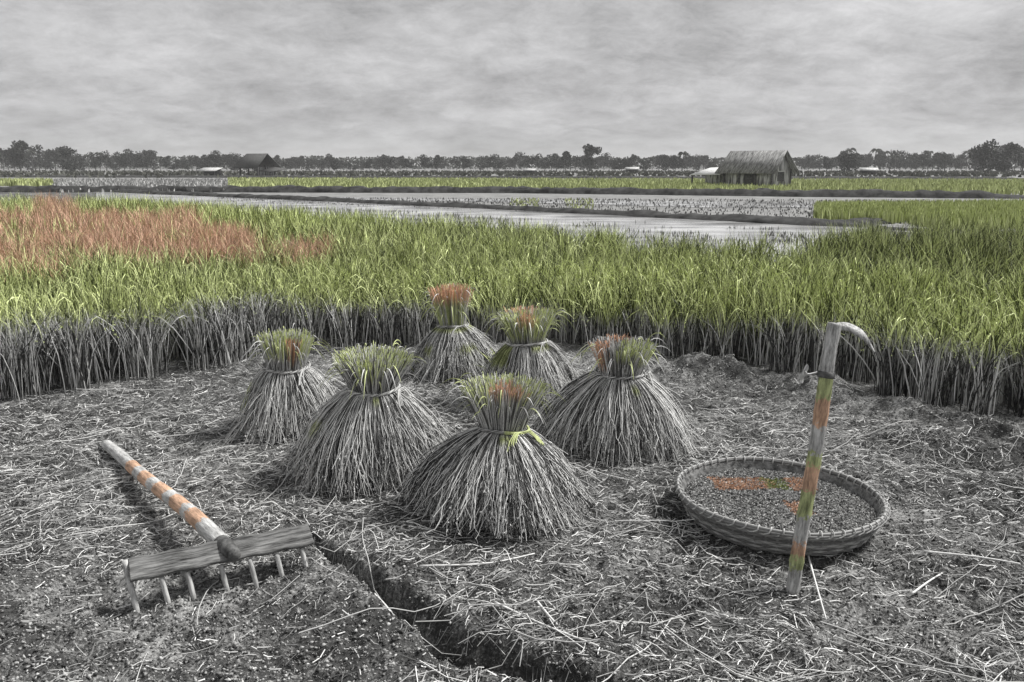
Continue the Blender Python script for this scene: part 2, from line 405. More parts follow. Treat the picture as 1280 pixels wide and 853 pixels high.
tufts('rice_strip', 'long light green band of rice running past the front of the wooden hut', [(300, 223), (1350, 225)], [(300, 235), (640, 236), (1000, 239), (1350, 241)], 300, 1350, 26000, .40, .12, 2, 1)
tufts('rice_strip', 'grey stubble strip between the two green bands on the left plain', [(80, 223), (310, 223)], [(80, 237), (310, 237)], 88, 302, 3000, .28, .12, 3, 0)
tufts('rice_strip', 'green patch of rice on the right bank before the muddy shallows', [(1000, 256), (1350, 252)], [(1000, 270), (1120, 273), (1160, 280), (1350, 278)], 1005, 1350, 16000, .38, .05, 4, 1)
tufts('rice_patch', 'small green clump patch in the pale wet field, below centre of the plain', [(640, 244), (680, 244)], [(640, 256), (680, 256)], 638, 672, 150, .12, .06, 5, 1)
tufts('rice_patch', 'green clump patch in the wet field, right of the centre tall tree', [(700, 244), (740, 244)], [(700, 258), (740, 258)], 704, 738, 150, .12, .06, 6, 1)
tufts('stubble', 'sparse grey stubble standing in the shallow wet field', [(280, 243), (1180, 246)], [(280, 248), (640, 259), (1000, 272), (1180, 272)], 285, 1150, 5000, .10, .04, 8, 0, cat='stubble')
tufts('water_weeds', 'dark ragged weeds standing in the bright water before the near dyke', [(180, 245), (640, 265), (1130, 288)], [(180, 258), (640, 288), (1130, 305)], 160, 1120, 5000, .14, .025, 18, .1, cat='weeds')
tufts('stubble', 'grey stubble fields in front of the far trees', [(-60, 214), (1350, 214)], [(-60, 221), (1350, 221)], -60, 1350, 6000, .5, .5, 9, .25, cat='stubble')

# ------------------------------------------------------------------ the standing rice
def field():
    r = np.random.default_rng(3)
    cl = []
    for (d0, d1, dens) in ((0, 1.6, 34), (1.6, 4, 22), (4, 9, 14), (9, 42, 6.5)):
        x0, x1 = -26, 24
        n = int((x1 - x0) * (d1 - d0) * dens)
        x = r.uniform(x0, x1, n); e = r.uniform(d0, d1, n); y = edge_y(x) + e * 1.0
        ok = (np.abs(x) < .68 * y + 1.6) & (y < far_y(x) + .35)
        cl.append(np.stack([x[ok], y[ok], e[ok]], 1))
    cl = np.concatenate(cl)
    front = cl[:, 2] < 1.3
    x = cl[:, 0]; y = cl[:, 1]; e = cl[:, 2]
    y = y + .10 * (fbm(x * 5, y * 0, 2, 5) - .5)
    parts = []
    def grp(m, nb, S, wmul, kind):
        cx, cyy, ce = x[m], y[m], e[m]; n = len(cx)
        X0 = np.repeat(cx, nb); Y0 = np.repeat(cyy, nb); E = np.repeat(ce, nb); n = n * nb
        sp = .05 if kind != 'far' else .13
        X0 = X0 + r.normal(0, sp, n); Y0 = Y0 + r.normal(0, sp, n)
        Z0 = gh(X0, Y0) - .01
        patch = fbm(X0 * .8, Y0 * .8, 3, 77)
        H = (.68 + .26 * (patch - .5)) * r.uniform(.72, 1.13, n)
        H = H * (1 - .12 * np.exp(-(E / .5)))
        az = r.uniform(0, 2 * math.pi, n); u = np.linspace(0, 1, S)
        out = np.abs(r.normal(0, .15, n)) + .02
        bend = np.clip(r.normal(.3, .25, n), 0, 1)
        if kind == 'stem': out *= .6; H *= r.uniform(.55, .95, n); bend *= .2
        if kind == 'droop': bend = r.uniform(.8, 1.3, n); out = r.uniform(.08, .22, n); H *= r.uniform(.75, .95, n)
        rad = out[:, None] * u ** 1.4 + (bend * .22)[:, None] * np.clip(u - .5, 0, 1) ** 2 * 3
        hz = H[:, None] * (u - (bend * .55)[:, None] * np.clip(u - .55, 0, 1) ** 2 * 2.4)
        if kind == 'droop': hz = H[:, None] * (np.sin(np.clip(u, 0, 1) * math.pi * .78) / 1.0); rad = out[:, None] * u + .16 * u ** 3
        Pt = np.stack([X0[:, None] + np.cos(az)[:, None] * rad, Y0[:, None] + np.sin(az)[:, None] * rad, Z0[:, None] + hz], -1)
        Pt += r.normal(0, .006, Pt.shape) * u[None, :, None]
        w0 = {'leaf': .0034, 'stem': .0026, 'droop': .0030, 'far': .0058}[kind] * wmul * r.uniform(.6, 1.4, n)
        prof = np.interp(u, [0, .15, .6, 1], [.8, 1, .9, .1])
        Rd = w0[:, None] * prof[None]
        # colours: green above, dry grey below, some dry blades throughout; ripening rust patch on the left
        k = r.uniform(0, 1, n)
        dark = (k < .47)[:, None]; hi = (k > .64)[:, None]  # dark blades stand in for shaded gaps, bright ones for highlights
        base = np.where(dark, GREEN_LO * 1.6, np.where(hi, GREEN_HI * 1.25, GREEN_MID * 1.05))
        tonal = .8 + .5 * fbm(X0 * .35, Y0 * 1.1, 3, 99)[:, None]
        rightdk = np.clip((X0 - 1.0) / 5, 0, 1)[:, None] * np.clip((Y0 - 6.5) / 5, 0, 1)[:, None] * .28
        base = base * tonal * (1 - rightdk)
        vdr = np.clip((Y0 - 7) / 8, 0, 1)[:, None]; base = base * (1 + .2 * vdr)
        if kind == 'far': base = base * .8 + GREEN_MID * .45
        # rust patch: left, between 7 and 24 m
        ang = X0 / Y0
        lim = np.interp(ang, [-.7, -.56, -.55, -.48, -.47, -.44, -.43, -.22], [8.3, 8.4, 9.6, 9.6, 8.9, 9.0, 9.7, 9.7])
        top = np.interp(ang, [-.7, -.595, -.585, -.545, -.535, -.39, -.38, -.325, -.315, -.22], [20, 20, 30, 30, 20, 20, 15, 14.5, 12, 12])
        nz = fbm(X0 * 1.7, Y0 * .9, 2, 123)
        ru = (Y0 > lim + (nz - .5) * 1.2) & (Y0 < top + (nz - .5) * 2) & (ang < -.222) & (nz > .27) & ~((ang > -.307) & (ang < -.288))
        ru &= r.uniform(0, 1, n) < .9
        rk = r.uniform(.55, 1.25, (n, 1))
        base = np.where(ru[:, None], (ORANGE * .85 + np.array([.06, .05, .04])) * rk, base)
        C = np.repeat(base[:, None, :], S, 1)
        zc = hz
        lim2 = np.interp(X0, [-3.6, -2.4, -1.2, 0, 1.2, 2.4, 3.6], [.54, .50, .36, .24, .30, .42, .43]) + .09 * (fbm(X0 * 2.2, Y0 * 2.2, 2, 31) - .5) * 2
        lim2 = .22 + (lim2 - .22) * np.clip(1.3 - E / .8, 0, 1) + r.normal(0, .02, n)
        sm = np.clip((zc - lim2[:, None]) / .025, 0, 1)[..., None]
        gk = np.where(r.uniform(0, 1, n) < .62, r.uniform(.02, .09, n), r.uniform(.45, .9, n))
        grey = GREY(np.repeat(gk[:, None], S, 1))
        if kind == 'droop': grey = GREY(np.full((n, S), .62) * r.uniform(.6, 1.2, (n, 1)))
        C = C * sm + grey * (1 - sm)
        if kind == 'droop':
            C = np.where(sm > .5, GREEN_HI * 1.35 * r.uniform(.7, 1.1, (n, 1, 1)), C)
        parts.append(strands(Pt, Rd, 2 if kind != 'stem' else 3, C, r))
        return Pt, C
    a = e < 1.6; b = (e >= 1.6) & (e < 4); c = (e >= 4) & (e < 9); d = e >= 9
    grp(a, 40, 7, 1, 'leaf'); grp(a & (e < .9), 20, 4, 1, 'stem'); Pd, Cd = grp(a, 3, 9, 1, 'droop')
    grp(b, 38, 5, 1.15, 'leaf'); grp(b, 2, 7, 1.3, 'droop')
    grp(c, 36, 4, 1.5, 'leaf'); grp(d, 26, 3, 1.6, 'far')
    # hanging seed heads on the bent stalks of the front rows
    n = len(Pd); q = r.uniform(.62, 1, (n, 16)); idx = q * (Pd.shape[1] - 1); i0 = np.floor(idx).astype(int).clip(0, Pd.shape[1] - 2); f = (idx - i0)[..., None]
    ar = np.arange(n)[:, None]; pc = Pd[ar, i0] * (1 - f) + Pd[ar, i0 + 1] * f; dd = Pd[ar, i0 + 1] - Pd[ar, i0]
    cc = Cd[ar, i0] * 1.1
    pc = pc.reshape(-1, 3) + r.normal(0, .005, (n * 16, 3))
    parts.append(grains(pc, .006, dd.reshape(-1, 3) + r.normal(0, .02, (n * 16, 3)), cc.reshape(-1, 3)))
    V, F, C = merge(parts)
    o = link(mesh_np('rice_field', V, F, C), 'rice_field', M_rice)
    tag(o, 'standing rice with green tops, dry grey stems at its cut edge and a rust patch at left', 'rice field', kind='stuff')
field()

# ------------------------------------------------------------------ straw litter
SHEAVES = [  # px, base py, band py, top py, bottom half width px, band half width px, top half width px
    (350, 548, 463, 412, 56, 27, 34), (458, 606, 491, 434, 92, 31, 50), (625, 662, 547, 470, 106, 31, 55),
    (568, 474, 410, 356, 50, 18, 26), (663, 512, 431, 384, 58, 24, 38), (777, 568, 472, 420, 92, 30, 40)]
BASK = P(972, 618, .115); BASK[2] = 0; BASK_R = .452
def litter(n, l0, l1, w0, w1, dens_f, name_seed, S=4, k=2, curve=.25, lift=.012, br=(.1, .75), ylim=(1.7, 8.0)):
    r = np.random.default_rng(name_seed)
    y = ylim[0] + (ylim[1] - ylim[0]) * r.uniform(0, 1, n * 3) ** 1.25; x = r.uniform(-.78, .78, n * 3) * (y + .6)
    ok = (y < edge_y(x) + .5) & (r.uniform(0, 1, n * 3) < dens_f(x, y))
    ok &= np.hypot(x - BASK[0], y - BASK[1]) > .34
    x, y = x[ok][:n], y[ok][:n]; n = len(x)
    az = r.uniform(0, 2 * math.pi, n); 
    az = np.where(r.uniform(0, 1, n) < .4, r.normal(.1, .5, n), az)
    ln = r.uniform(l0, l1, n); u = np.linspace(-.5, .5, S)
    cv = r.normal(0, curve, n)
    px = x[:, None] + ln[:, None] * (u * np.cos(az)[:, None] - cv[:, None] * u ** 2 * np.sin(az)[:, None])
    py = y[:, None] + ln[:, None] * (u * np.sin(az)[:, None] + cv[:, None] * u ** 2 * np.cos(az)[:, None])
    hg = gh(px, py)
    zl = np.maximum(hg, hg.mean(1, keepdims=True) - .01) + r.uniform(0, lift, n)[:, None] + (r.normal(0, .05, n) * ln)[:, None] * u + .003
    zl = np.maximum(zl, hg + .002)
    t = r.uniform(0, 1, n); br_ = np.where(t < .42, r.uniform(br[0], br[0] + .12, n), r.uniform(.3, br[1], n))
    Rd = r.uniform(w0, w1, n)[:, None] * np.ones(S)
    return strands(np.stack([px, py, zl], -1), Rd, k, GREY(np.repeat(br_[:, None], S, 1)), r)
def dens(x, y):
    d = .22 + 1.3 * (fbm(x * 1.1, y * 1.1, 3, 200) - .3)
    e = edge_y(x) - y
    d = d * np.where((e < 1.05) & (x > .3), .09, 1)
    dt, _ = seg_d(x, y, TRENCH); d = d * np.clip((dt - .03) / .12, .10, 1)
    d = d * np.where((x < -.3) & (y < 2.95), .12, 1)
    d = d + .6 * np.exp(-(((x - 1.9) / .9) ** 2 + ((y - 4.2) / .35) ** 2)) + .3 * np.exp(-(((x + 1.2) / 1.2) ** 2 + ((y - 4.6) / .8) ** 2))
    return np.clip(d, .04, 1)
V, F, C = merge([litter(80000, .015, .075, .0008, .0019, dens, 301, 3, 2, .15, .014, (.04, .9)),
                 litter(2000, .10, .30, .0009, .0018, dens, 302, 4, 3, .14, .03, (.12, .9)),
                 litter(150, .35, .8, .0014, .0026, dens, 303, 8, 4, .25, .03, (.3, .9))])
tag(link(mesh_np('straw_litter', V, F, C), 'straw_litter', M_straw), 'pale chopped straw strewn over the grey soil of the cut field', 'straw litter', kind='stuff')
# crumbs of soil
r = np.random.default_rng(12); n = 120000
y = 1.7 + 5.2 * r.uniform(0, 1, n) ** 1.3; x = r.uniform(-.75, .75, n) * (y + .5); ok = (y < edge_y(x)) & (np.hypot(x - BASK[0], y - BASK[1]) > .33); x, y = x[ok], y[ok]; n = len(x)
sz = np.minimum(r.gamma(1.6, .0019, n) + .0016, .008)
base = np.array([(1, 0, 0), (-1, 0, 0), (0, 1, 0), (0, -1, 0), (0, 0, .8), (0, 0, -.6)])
Vc = base[None] * sz[:, None, None] * r.uniform(.45, 1.4, (n, 6, 1)) + r.normal(0, .25, (n, 6, 3)) * sz[:, None, None]; a = r.uniform(0, 6.28, n); ca, sa = np.cos(a)[:, None], np.sin(a)[:, None]
Vc = np.stack([Vc[..., 0] * ca - Vc[..., 1] * sa, Vc[..., 0] * sa + Vc[..., 1] * ca, Vc[..., 2]], -1) + np.stack([x, y, gh(x, y) + sz * .3], -1)[:, None]
fc = np.array([(0, 2, 4), (2, 1, 4), (1, 3, 4), (3, 0, 4), (2, 0, 5), (1, 2, 5), (3, 1, 5), (0, 3, 5)])
F = (np.arange(n)[:, None, None] * 6 + fc).reshape(-1, 3)
C = GREY(np.repeat(r.choice([.04, .15, .28, .42], n) * r.uniform(.7, 1.3, n), 6))
tag(link(mesh_np('soil_clods', Vc.reshape(-1, 3), F, C), 'soil_clods', M_straw), 'small crumbs and clods of dry grey soil scattered on the ground', 'soil clods', kind='stuff')

# single long stalks lying in the foreground
STK = [((525, 712), (608, 708), (668, 692), 'pale stalk lying level below the front sheaf, curving up at its right end'),
       ((618, 762), (680, 785), (748, 818), 'thick pale stalk slanting down right, in the foreground right of the furrow'),
       ((1140, 742), (1160, 728), (1178, 714), 'short stout pale stalk lying alone right of the basket'),
       ((1155, 692), (1220, 700), (1275, 706), 'long pale stalk lying level at the right edge below the mound'),
       ((1010, 690), (1020, 735), (1033, 772), 'pale stalk beside the foot of the leaning hoe'),
       ((672, 762), (690, 778), (712, 798), 'thin stalk lying next to the thick one in the foreground')]
for a, b, c, lab in STK:
    pts = []
    for q in (a, b, c):
        p = P(*q, .02); p[2] = float(gh(p[0], p[1])) + .018; pts.append(p)
    path = smooth_path(pts, 12); o0 = path[0].copy()
    V, F = tube(path - o0, np.linspace(.0045, .0028, 12), 6, seed=3)
    st = link(mesh_np('straw_stalk', V, F, GREY(np.full(len(V), .72))), 'straw_stalk', M_straw, smooth=True); st.location = o0
    tag(st, lab, 'straw stalk', 'long stalks lying loose on the ground')

# ------------------------------------------------------------------ sheaves
def sheaf(spec, label, look, seed, nl=1500, nu=620):
    px, by, ty, tpy, hb, ht, hu = spec
    r = np.random.default_rng(seed)
    f = P(px, by); depth = math.hypot(f[1], CAM_H)   # front foot
    sc = (f[1] * math.cos(PITCH) + CAM_H * math.sin(PITCH)) / FPX     # metres per pixel at the foot
    nl = int(nl * 2.2)
    Rb = hb * sc * 1.08; Rt = ht * sc * 1.0; Ru = hu * sc * 1.05
    cen = np.array([f[0], f[1] + Rb * .62, 0]); cen[2] = float(gh(cen[0], cen[1]))
    zt = PY(px, ty, cen[1] - Rt)[2] - cen[2]; zu = PY(px, tpy, cen[1] + Ru * .5)[2] - cen[2]
    root = empty('straw_sheaf', cen); tag(root, label, 'sheaf', 'bound rice sheaves standing on the cut field')
    tw = r.uniform(0, 6.28); root.rotation_euler = (r.normal(0, .03), r.normal(0, .035), 0)
    # skirt
    S = 11; u = np.linspace(0, 1, S); n = nl
    az = r.uniform(0, 2 * math.pi, n); lay = r.uniform(0, 1, n)
    lobes = 1 + .06 * np.sin(az + tw * 3) + .07 * np.sin(az * 3 + tw) + .06 * np.sin(az * 7 + tw * 2) + r.normal(0, .05, n)
    re = Rb * lobes * (.48 + .56 * lay ** .6)
    r0 = Rt * (.55 + .42 * lay)
    zend = np.clip(r.normal(.01, .028, n), -.01, .12) + .05 * (1 - lay)
    a = .80
    rad = r0[:, None] + (re - r0)[:, None] * (a * u + (1 - a) * np.sin(u * math.pi / 2))[None] 
    rad += (.07 * Rb * np.sin(u * math.pi))[None] * lay[:, None]
    z = zt + (zend - zt)[:, None] * (u ** 1.26)[None]
    az2 = az[:, None] + (r.normal(0, .17, n)[:, None] + .05) * u[None] ** 1.3
    wob = r.normal(0, .0075, (n, S, 3)) * u[None, :, None]
    kick = np.clip(u - .82, 0, 1)[None] * r.normal(0, .12, n)[:, None]
    Pt = np.stack([np.cos(az2) * (rad + kick), np.sin(az2) * (rad + kick), z], -1) + wob
    Pt[..., 2] = np.maximum(Pt[..., 2], .004)
    br = np.where(r.uniform(0, 1, n) < .45, r.uniform(.03, .14, n), r.uniform(.55, .95, n))  # very dark straws mixed in, painting deeper shadow between the pale ones
    C = GREY(br[:, None] * (1 + .0 * u)[None]); 
    # green tinged straws
    for (a0, wa, u0, u1) in look.get('green_skirt', []):
        m = (np.abs((az - a0 + math.pi) % (2 * math.pi) - math.pi) < wa)[:, None] & ((u > u0) & (u < u1))[None] & (lay > .3)[:, None]
        C = np.where(m[..., None], (GREEN_HI * .85) * np.clip(br * 1.3, .25, 1.1)[:, None, None], C)
    Rd = r.uniform(.0009, .0020, n)[:, None] * np.interp(u, [0, .7, 1], [.9, 1.1, .6])[None]
    parts = [strands(Pt, Rd, 3, C, r)]
    # seed heads hanging at the lower ends
    ns = 800; pick = r.permutation(n)[:ns]; g = 13; q = r.uniform(.66, 1, (ns, g)) * (S - 1); i0 = np.floor(q).astype(int).clip(0, S - 2); ff = (q - i0)[..., None]
    pp = Pt[pick][np.arange(ns)[:, None], i0] * (1 - ff) + Pt[pick][np.arange(ns)[:, None], i0 + 1] * ff
    dd = Pt[pick][np.arange(ns)[:, None], i0 + 1] - Pt[pick][np.arange(ns)[:, None], i0]
    cg = GREY(np.repeat(br[pick][:, None], g, 1)).reshape(-1, 3)
    parts.append(grains(pp.reshape(-1, 3) + r.normal(0, .006, (ns * g, 3)), r.uniform(.005, .009, ns * g), dd.reshape(-1, 3) + r.normal(0, .02, (ns * g, 3)), cg))
    # loose flyaway straws
    m = 200; az = r.uniform(0, 6.28, m); uu = np.linspace(0, 1, 5)
    r1 = Rt + (Rb - Rt) * r.uniform(.1, .7, m); ln = r.uniform(.1, .24, m); zz0 = zt * (1 - (r1 - Rt) / (Rb - Rt)) * .96
    Pl = np.stack([np.cos(az)[:, None] * (r1[:, None] + ln[:, None] * uu), np.sin(az)[:, None] * (r1[:, None] + ln[:, None] * uu),
                   zz0[:, None] - ln[:, None] * (uu * r.uniform(-.3, .8, m)[:, None] + .5 * uu ** 2)], -1); Pl[..., 2] = np.maximum(Pl[..., 2], .01)
    parts.append(strands(Pl, np.full((m, 5), .0015), 3, GREY(np.full((m, 5), .6)), r))
    V, F, C = merge(parts)
    link(mesh_np('lower_stalks', V, F, C), 'lower_stalks', M_straw, root)
    # crown of cut ends above the tie
    n = nu; S = 6; u = np.linspace(0, 1, S); az = r.uniform(0, 6.28, n); lay = np.sqrt(r.uniform(0, 1, n))
    n = int(nu * 1.4); az = r.uniform(0, 6.28, n); lay = np.sqrt(r.uniform(0, 1, n)); z0 = zt - .04; hh = (zu - zt) * (1 - .10 * lay + r.normal(0, .055, n)) + .04
    rr0 = Rt * .86 * lay; rr1 = Ru * lay * (1 + r.normal(0, .05, n))
    rad = rr0[:, None] + (rr1 - rr0)[:, None] * (u ** 1.35)[None]
    az2 = az[:, None] + r.normal(0, .10, n)[:, None] * u[None]
    Pt = np.stack([np.cos(az2) * rad, np.sin(az2) * rad, z0 + hh[:, None] * u[None]], -1)
    br = np.where(r.uniform(0, 1, n) < .36, r.uniform(.08, .2, n), r.uniform(.4, .85, n))
    C = GREY(np.repeat(br[:, None], S, 1))
    ub = r.normal(-.0, .06, n)[:, None]
    for (a0, wa, u0, lmin, col) in look.get('tips', []):
        m = (np.abs((az - a0 + math.pi) % (2 * math.pi) - math.pi) < wa)[:, None] & (u[None] > u0 + ub) & (lay > lmin)[:, None]
        m &= (r.uniform(0, 1, n) < (.55 if col == 'g' else .85))[:, None]
        cc = GREEN_HI * 1.1 if col == 'g' else ORANGE * 1.1
        C = np.where(m[..., None], cc * np.clip(br * 1.5, .6, 1.3)[:, None, None], C)
    Rd = r.uniform(.0013, .0024, n)[:, None] * np.ones(S)
    parts = [strands(Pt, Rd, 4, C, r)]
    # stray leaves spilling out of the crown
    m = 70; az = r.uniform(0, 6.28, m); uu = np.linspace(0, 1, 6); L0 = r.uniform(.06, .17, m) * (zu / .8 + .3)
    s0 = r.uniform(.35, 1, m); rb = Rt + (Ru - Rt) * s0 ** 1.35; zb = zt + (zu - zt) * s0 * .95
    Pl = np.stack([np.cos(az)[:, None] * (rb[:, None] + L0[:, None] * uu * .8), np.sin(az)[:, None] * (rb[:, None] + L0[:, None] * uu * .8),
                   zb[:, None] + L0[:, None] * (uu * r.uniform(.1, .9, m)[:, None] - .9 * uu ** 2)], -1)
    cl = np.where((r.uniform(0, 1, m) < look.get('gl', .3))[:, None, None], (GREEN_HI * .95)[None, None], GREY(r.uniform(.3, .8, (m, 1)))) * np.ones((m, 6, 1))
    parts.append(strands(Pl, np.full((m, 6), .0023) * np.array([.6, 1, 1, .9, .6, .1]), 2, cl, r))
    V, F, C = merge(parts)
    link(mesh_np('upper_stalks', V, F, C), 'upper_stalks', M_straw, root)
    # the tie: strands of straw twisted round the waist
    t = np.linspace(0, 2 * math.pi, 61); parts = []
    for j in range(7):
        ph = j * 2 * math.pi / 7; tr = .0045
        rr = Rt * 1.03 + .006 + tr * np.cos(t * 9 + ph); zz_ = zt + tr * 1.3 * np.sin(t * 9 + ph) + .006 * np.sin(t * 2 + tw)
        parts.append((np.stack([np.cos(t) * rr, np.sin(t) * rr, zz_], -1)))
    Pt = np.array(parts); cj = GREY(np.repeat(r.choice([.12, .3, .5, .65], (7, 1)), 61, 1))
    if look.get('green_tie'):
        m = (np.cos(t) > .05) & (np.sin(t) < .5); cj = np.where(m[None, :, None], GREEN_HI * 1.0, cj)
    tie = link(mesh_np('straw_tie', *strands(Pt, np.full((7, 61), .0024), 5, cj, r)), 'straw_tie', M_straw, root, smooth=True)
    # knot with its loose ends
    ka = look.get('knot', -1.2); kp = np.array([math.cos(ka), math.sin(ka), 0]) * (Rt + .02); kp[2] = zt
    Pt = []
    for j in range(9):
        d = np.array([math.cos(ka), math.sin(ka), 0]) ; sgn = r.choice([-1, 1]); side = np.array([-d[1], d[0], 0]) * sgn
        lnn = r.uniform(.05, .12)
        Pt.append([kp + side * (-.02) , kp + d * .012 + np.array([0, 0, .008]), kp + side * lnn * .4 + d * .015 + np.array([0, 0, .012 - .01 * j / 9]), kp + side * lnn * .75 + d * .03 + np.array([0, 0, -.02]), kp + side * lnn + d * .05 + np.array([0, 0, -.06])])
    Pt = np.array(Pt); ck = np.broadcast_to((GREEN_HI if look.get('green_tie') else np.array(G(.5))), (9, 5, 3))
    kn = link(mesh_np('knot', *strands(Pt, np.full((9, 5), .0032), 5, ck, r)), 'knot', M_straw, tie, smooth=True)
    return root
FR = -math.pi / 2      # towards the camera
sheaf(SHEAVES[0], 'leftmost sheaf, small, standing closest to the dry rice stems at left, green cut ends', dict(tips=[(FR, 3.2, .55, .0, 'g'), (FR + .55, .22, .45, .6, 'o')], green_skirt=[(3.3, .25, .35, .75)], gl=.4, knot=-.5), 11, 1100, 520)
sheaf(SHEAVES[1], 'broad sheaf behind and left of the front one, grey with a thin green rim', dict(tips=[(FR, 3.2, .86, .0, 'g'), (FR, .25, .6, .7, 'g')], green_skirt=[(FR + .25, .10, .02, .16), (3.65, .12, .45, .6)], knot=-.3), 12, 1700, 760)
sheaf(SHEAVES[2], 'front sheaf, largest and nearest, with a green straw tie and a rust spot on top', dict(tips=[(FR, 3.2, .84, .0, 'g'), (FR + .05, .5, .86, .3, 'o')], green_skirt=[(FR + .05, .16, .0, .2)], green_tie=True, knot=-.9), 13, 1900, 800)
sheaf(SHEAVES[3], 'farthest sheaf, slender, against the rice edge, with green neck and rust cut ends', dict(tips=[(FR, 3.2, .1, .0, 'g'), (FR, 3.2, .72, .0, 'o')], green_skirt=[(FR, 3.2, .0, .16), (3.8, .2, .4, .7), (-1.1, .25, .4, .6)], gl=.7, knot=-1.0), 14, 1000, 480)
sheaf(SHEAVES[4], 'sheaf right behind the front one, leafy green crown with a rust patch on its back', dict(tips=[(FR, 3.2, .3, .0, 'g'), (-FR, .8, .75, .2, 'o'), (FR, .35, .8, .0, 'o')], green_skirt=[(-.9, .5, .0, .15), (3.5, .45, .0, .5)], gl=.8, knot=-.7), 15, 1100, 520)
sheaf(SHEAVES[5], 'rightmost sheaf, broad, standing alone between the others and the round basket', dict(tips=[(-.3, .9, .6, .0, 'g'), (FR, .3, .7, .0, 'g'), (1.6, .5, .7, .0, 'o'), (3.5, .35, .35, .5, 'o')], green_skirt=[(FR + .3, .1, .14, .26)], gl=.3, knot=-.2), 16, 1700, 640)

# a loose crossed bunch of long green leaves leaning between the sheaves
r = np.random.default_rng(5); n = 90; S = 6; u = np.linspace(0, 1, S)
p0 = P(640, 476); a = r.normal(0, .5, n); ln = r.uniform(.15, .38, n)
x0 = p0[0] + r.normal(0, .05, n); y0 = p0[1] - .1 + r.normal(0, .05, n)
Pt = np.stack([x0[:, None] + (ln * np.sin(a))[:, None] * u, y0[:, None] + r.normal(0, .06, n)[:, None] * u, .02 + gh(x0, y0)[:, None] + (ln * np.cos(a))[:, None] * (u - .25 * u ** 2)], -1)
Cc = np.where((r.uniform(0, 1, n) < .7)[:, None, None], GREEN_HI[None, None], GREEN_LO[None, None] * 2) * np.ones((n, S, 1)) - 0
o = link(mesh_np('leaf_tuft', *strands(Pt - p0, np.full((n, S), .004) * np.array([.8, 1, 1, .8, .6, .1]), 2, Cc, r)), 'leaf_tuft', M_rice); o.location = p0
tag(o, 'green leafy tuft growing between the two rear sheaves and the front one', 'tuft of leaves')

# ------------------------------------------------------------------ banded stick material
def stick_mat(name, bands, axis_len, c_lo=.14, c_hi=.62, scale=26):
    """weathered bamboo with worn colour bands; bands = [(t0, t1, 'g'/'o')], t along local Z / length"""
    m, n, l, b = new_mat(name, .6)
    tc = n.new('ShaderNodeTexCoord'); sp = n.new('ShaderNodeSeparateXYZ'); l.new(tc.outputs['Object'], sp.inputs[0])
    mp = n.new('ShaderNodeMapping'); mp.inputs['Scale'].default_value = (3, 3, .5); l.new(tc.outputs['Object'], mp.inputs[0])
    t = n.new('ShaderNodeTexNoise'); t.inputs['Scale'].default_value = scale; t.inputs['Detail'].default_value = 8; t.inputs['Roughness'].default_value = .7; l.new(mp.outputs[0], t.inputs['Vector'])
    r = n.new('ShaderNodeValToRGB'); r.color_ramp.elements[0].position = .35; r.color_ramp.elements[1].position = .65
    r.color_ramp.elements[0].color = (*G(c_lo), 1); r.color_ramp.elements[1].color = (*G(c_hi), 1); l.new(t.outputs['Fac'], r.inputs[0])
    cur = r.outputs[0]
    t3 = n.new('ShaderNodeTexNoise'); t3.inputs['Scale'].default_value = 55; t3.inputs['Detail'].default_value = 6; t3.inputs['Roughness'].default_value = .75; l.new(tc.outputs['Object'], t3.inputs['Vector'])
    def mt(op, x, y, z=None):
        q = n.new('ShaderNodeMath'); q.operation = op
        for i, v in enumerate((x, y, z)):
            if v is None: continue
            if isinstance(v, (int, float)): q.inputs[i].default_value = v
            else: l.new(v, q.inputs[i])
        return q.outputs[0]
    zz = mt('ADD', sp.outputs['Z'], mt('MULTIPLY', mt('SUBTRACT', t3.outputs['Fac'], .5), .16))
    for t0, t1, c in bands:
        a = mt('MULTIPLY', mt('GREATER_THAN', zz, t0 * axis_len), mt('LESS_THAN', zz, t1 * axis_len))
        mx = n.new('ShaderNodeMix'); mx.data_type = 'RGBA'; mx.blend_type = 'MULTIPLY'
        l.new(a, mx.inputs['Factor']); l.new(cur, mx.inputs['A'])
        mx.inputs['B'].default_value = (.90, 1.0, .50, 1) if c == 'g' else (1.12, .72, .50, 1)
        cur = mx.outputs['Result']
    l.new(cur, b.inputs['Base Color'])
    bp = n.new('ShaderNodeBump'); bp.inputs['Strength'].default_value = .9; bp.inputs['Distance'].default_value = .006
    l.new(t.outputs['Fac'], bp.inputs['Height']); l.new(bp.outputs[0], b.inputs['Normal'])
    return m

# ------------------------------------------------------------------ hoe stuck in the ground before the basket
hb = P(990, 742); hb[2] = float(gh(hb[0], hb[1])) - .03
tp = PY(1044, 404, hb[1] + .14)
ax = tp - hb; HL = float(np.linalg.norm(ax)); hoe = empty('hoe', hb)
hoe.rotation_euler = Vector(ax.tolist()).to_track_quat('Z', 'X').to_euler()
tag(hoe, 'long handled hoe stuck upright before the basket, green and rust bands on its handle', 'hoe')
yt = lambda py: (742 - py) / (742 - 404)
bnd = [(yt(495), yt(463), 'g'), (yt(528), yt(495), 'o'), (yt(577), yt(560), 'g'), (yt(608), yt(577), 'o'), (yt(640), yt(608), 'g'), (yt(688), yt(672), 'o'), (yt(704), yt(688), 'g')]
M_hoe = stick_mat('hoe_bamboo', bnd, HL)
zs = np.linspace(0, yt(464) * HL, 60); kf = lambda z: .012 * np.sin(z / HL * 3.1) + .007 * np.sin(z * 8); kink = kf(zs)
rad = .0250 + .002 * zs / HL + sum(.0025 * np.exp(-((zs - HL * q) / .012) ** 2) for q in (.14, .31, .50, .68))
path = np.stack([kink, .004 * np.sin(zs * 3.1 / HL), zs], 1)
V, F = tube(path, rad, 16, lump=.015, seed=1); hd = link(mesh_np('handle', V, F), 'handle', M_hoe, hoe, smooth=True)
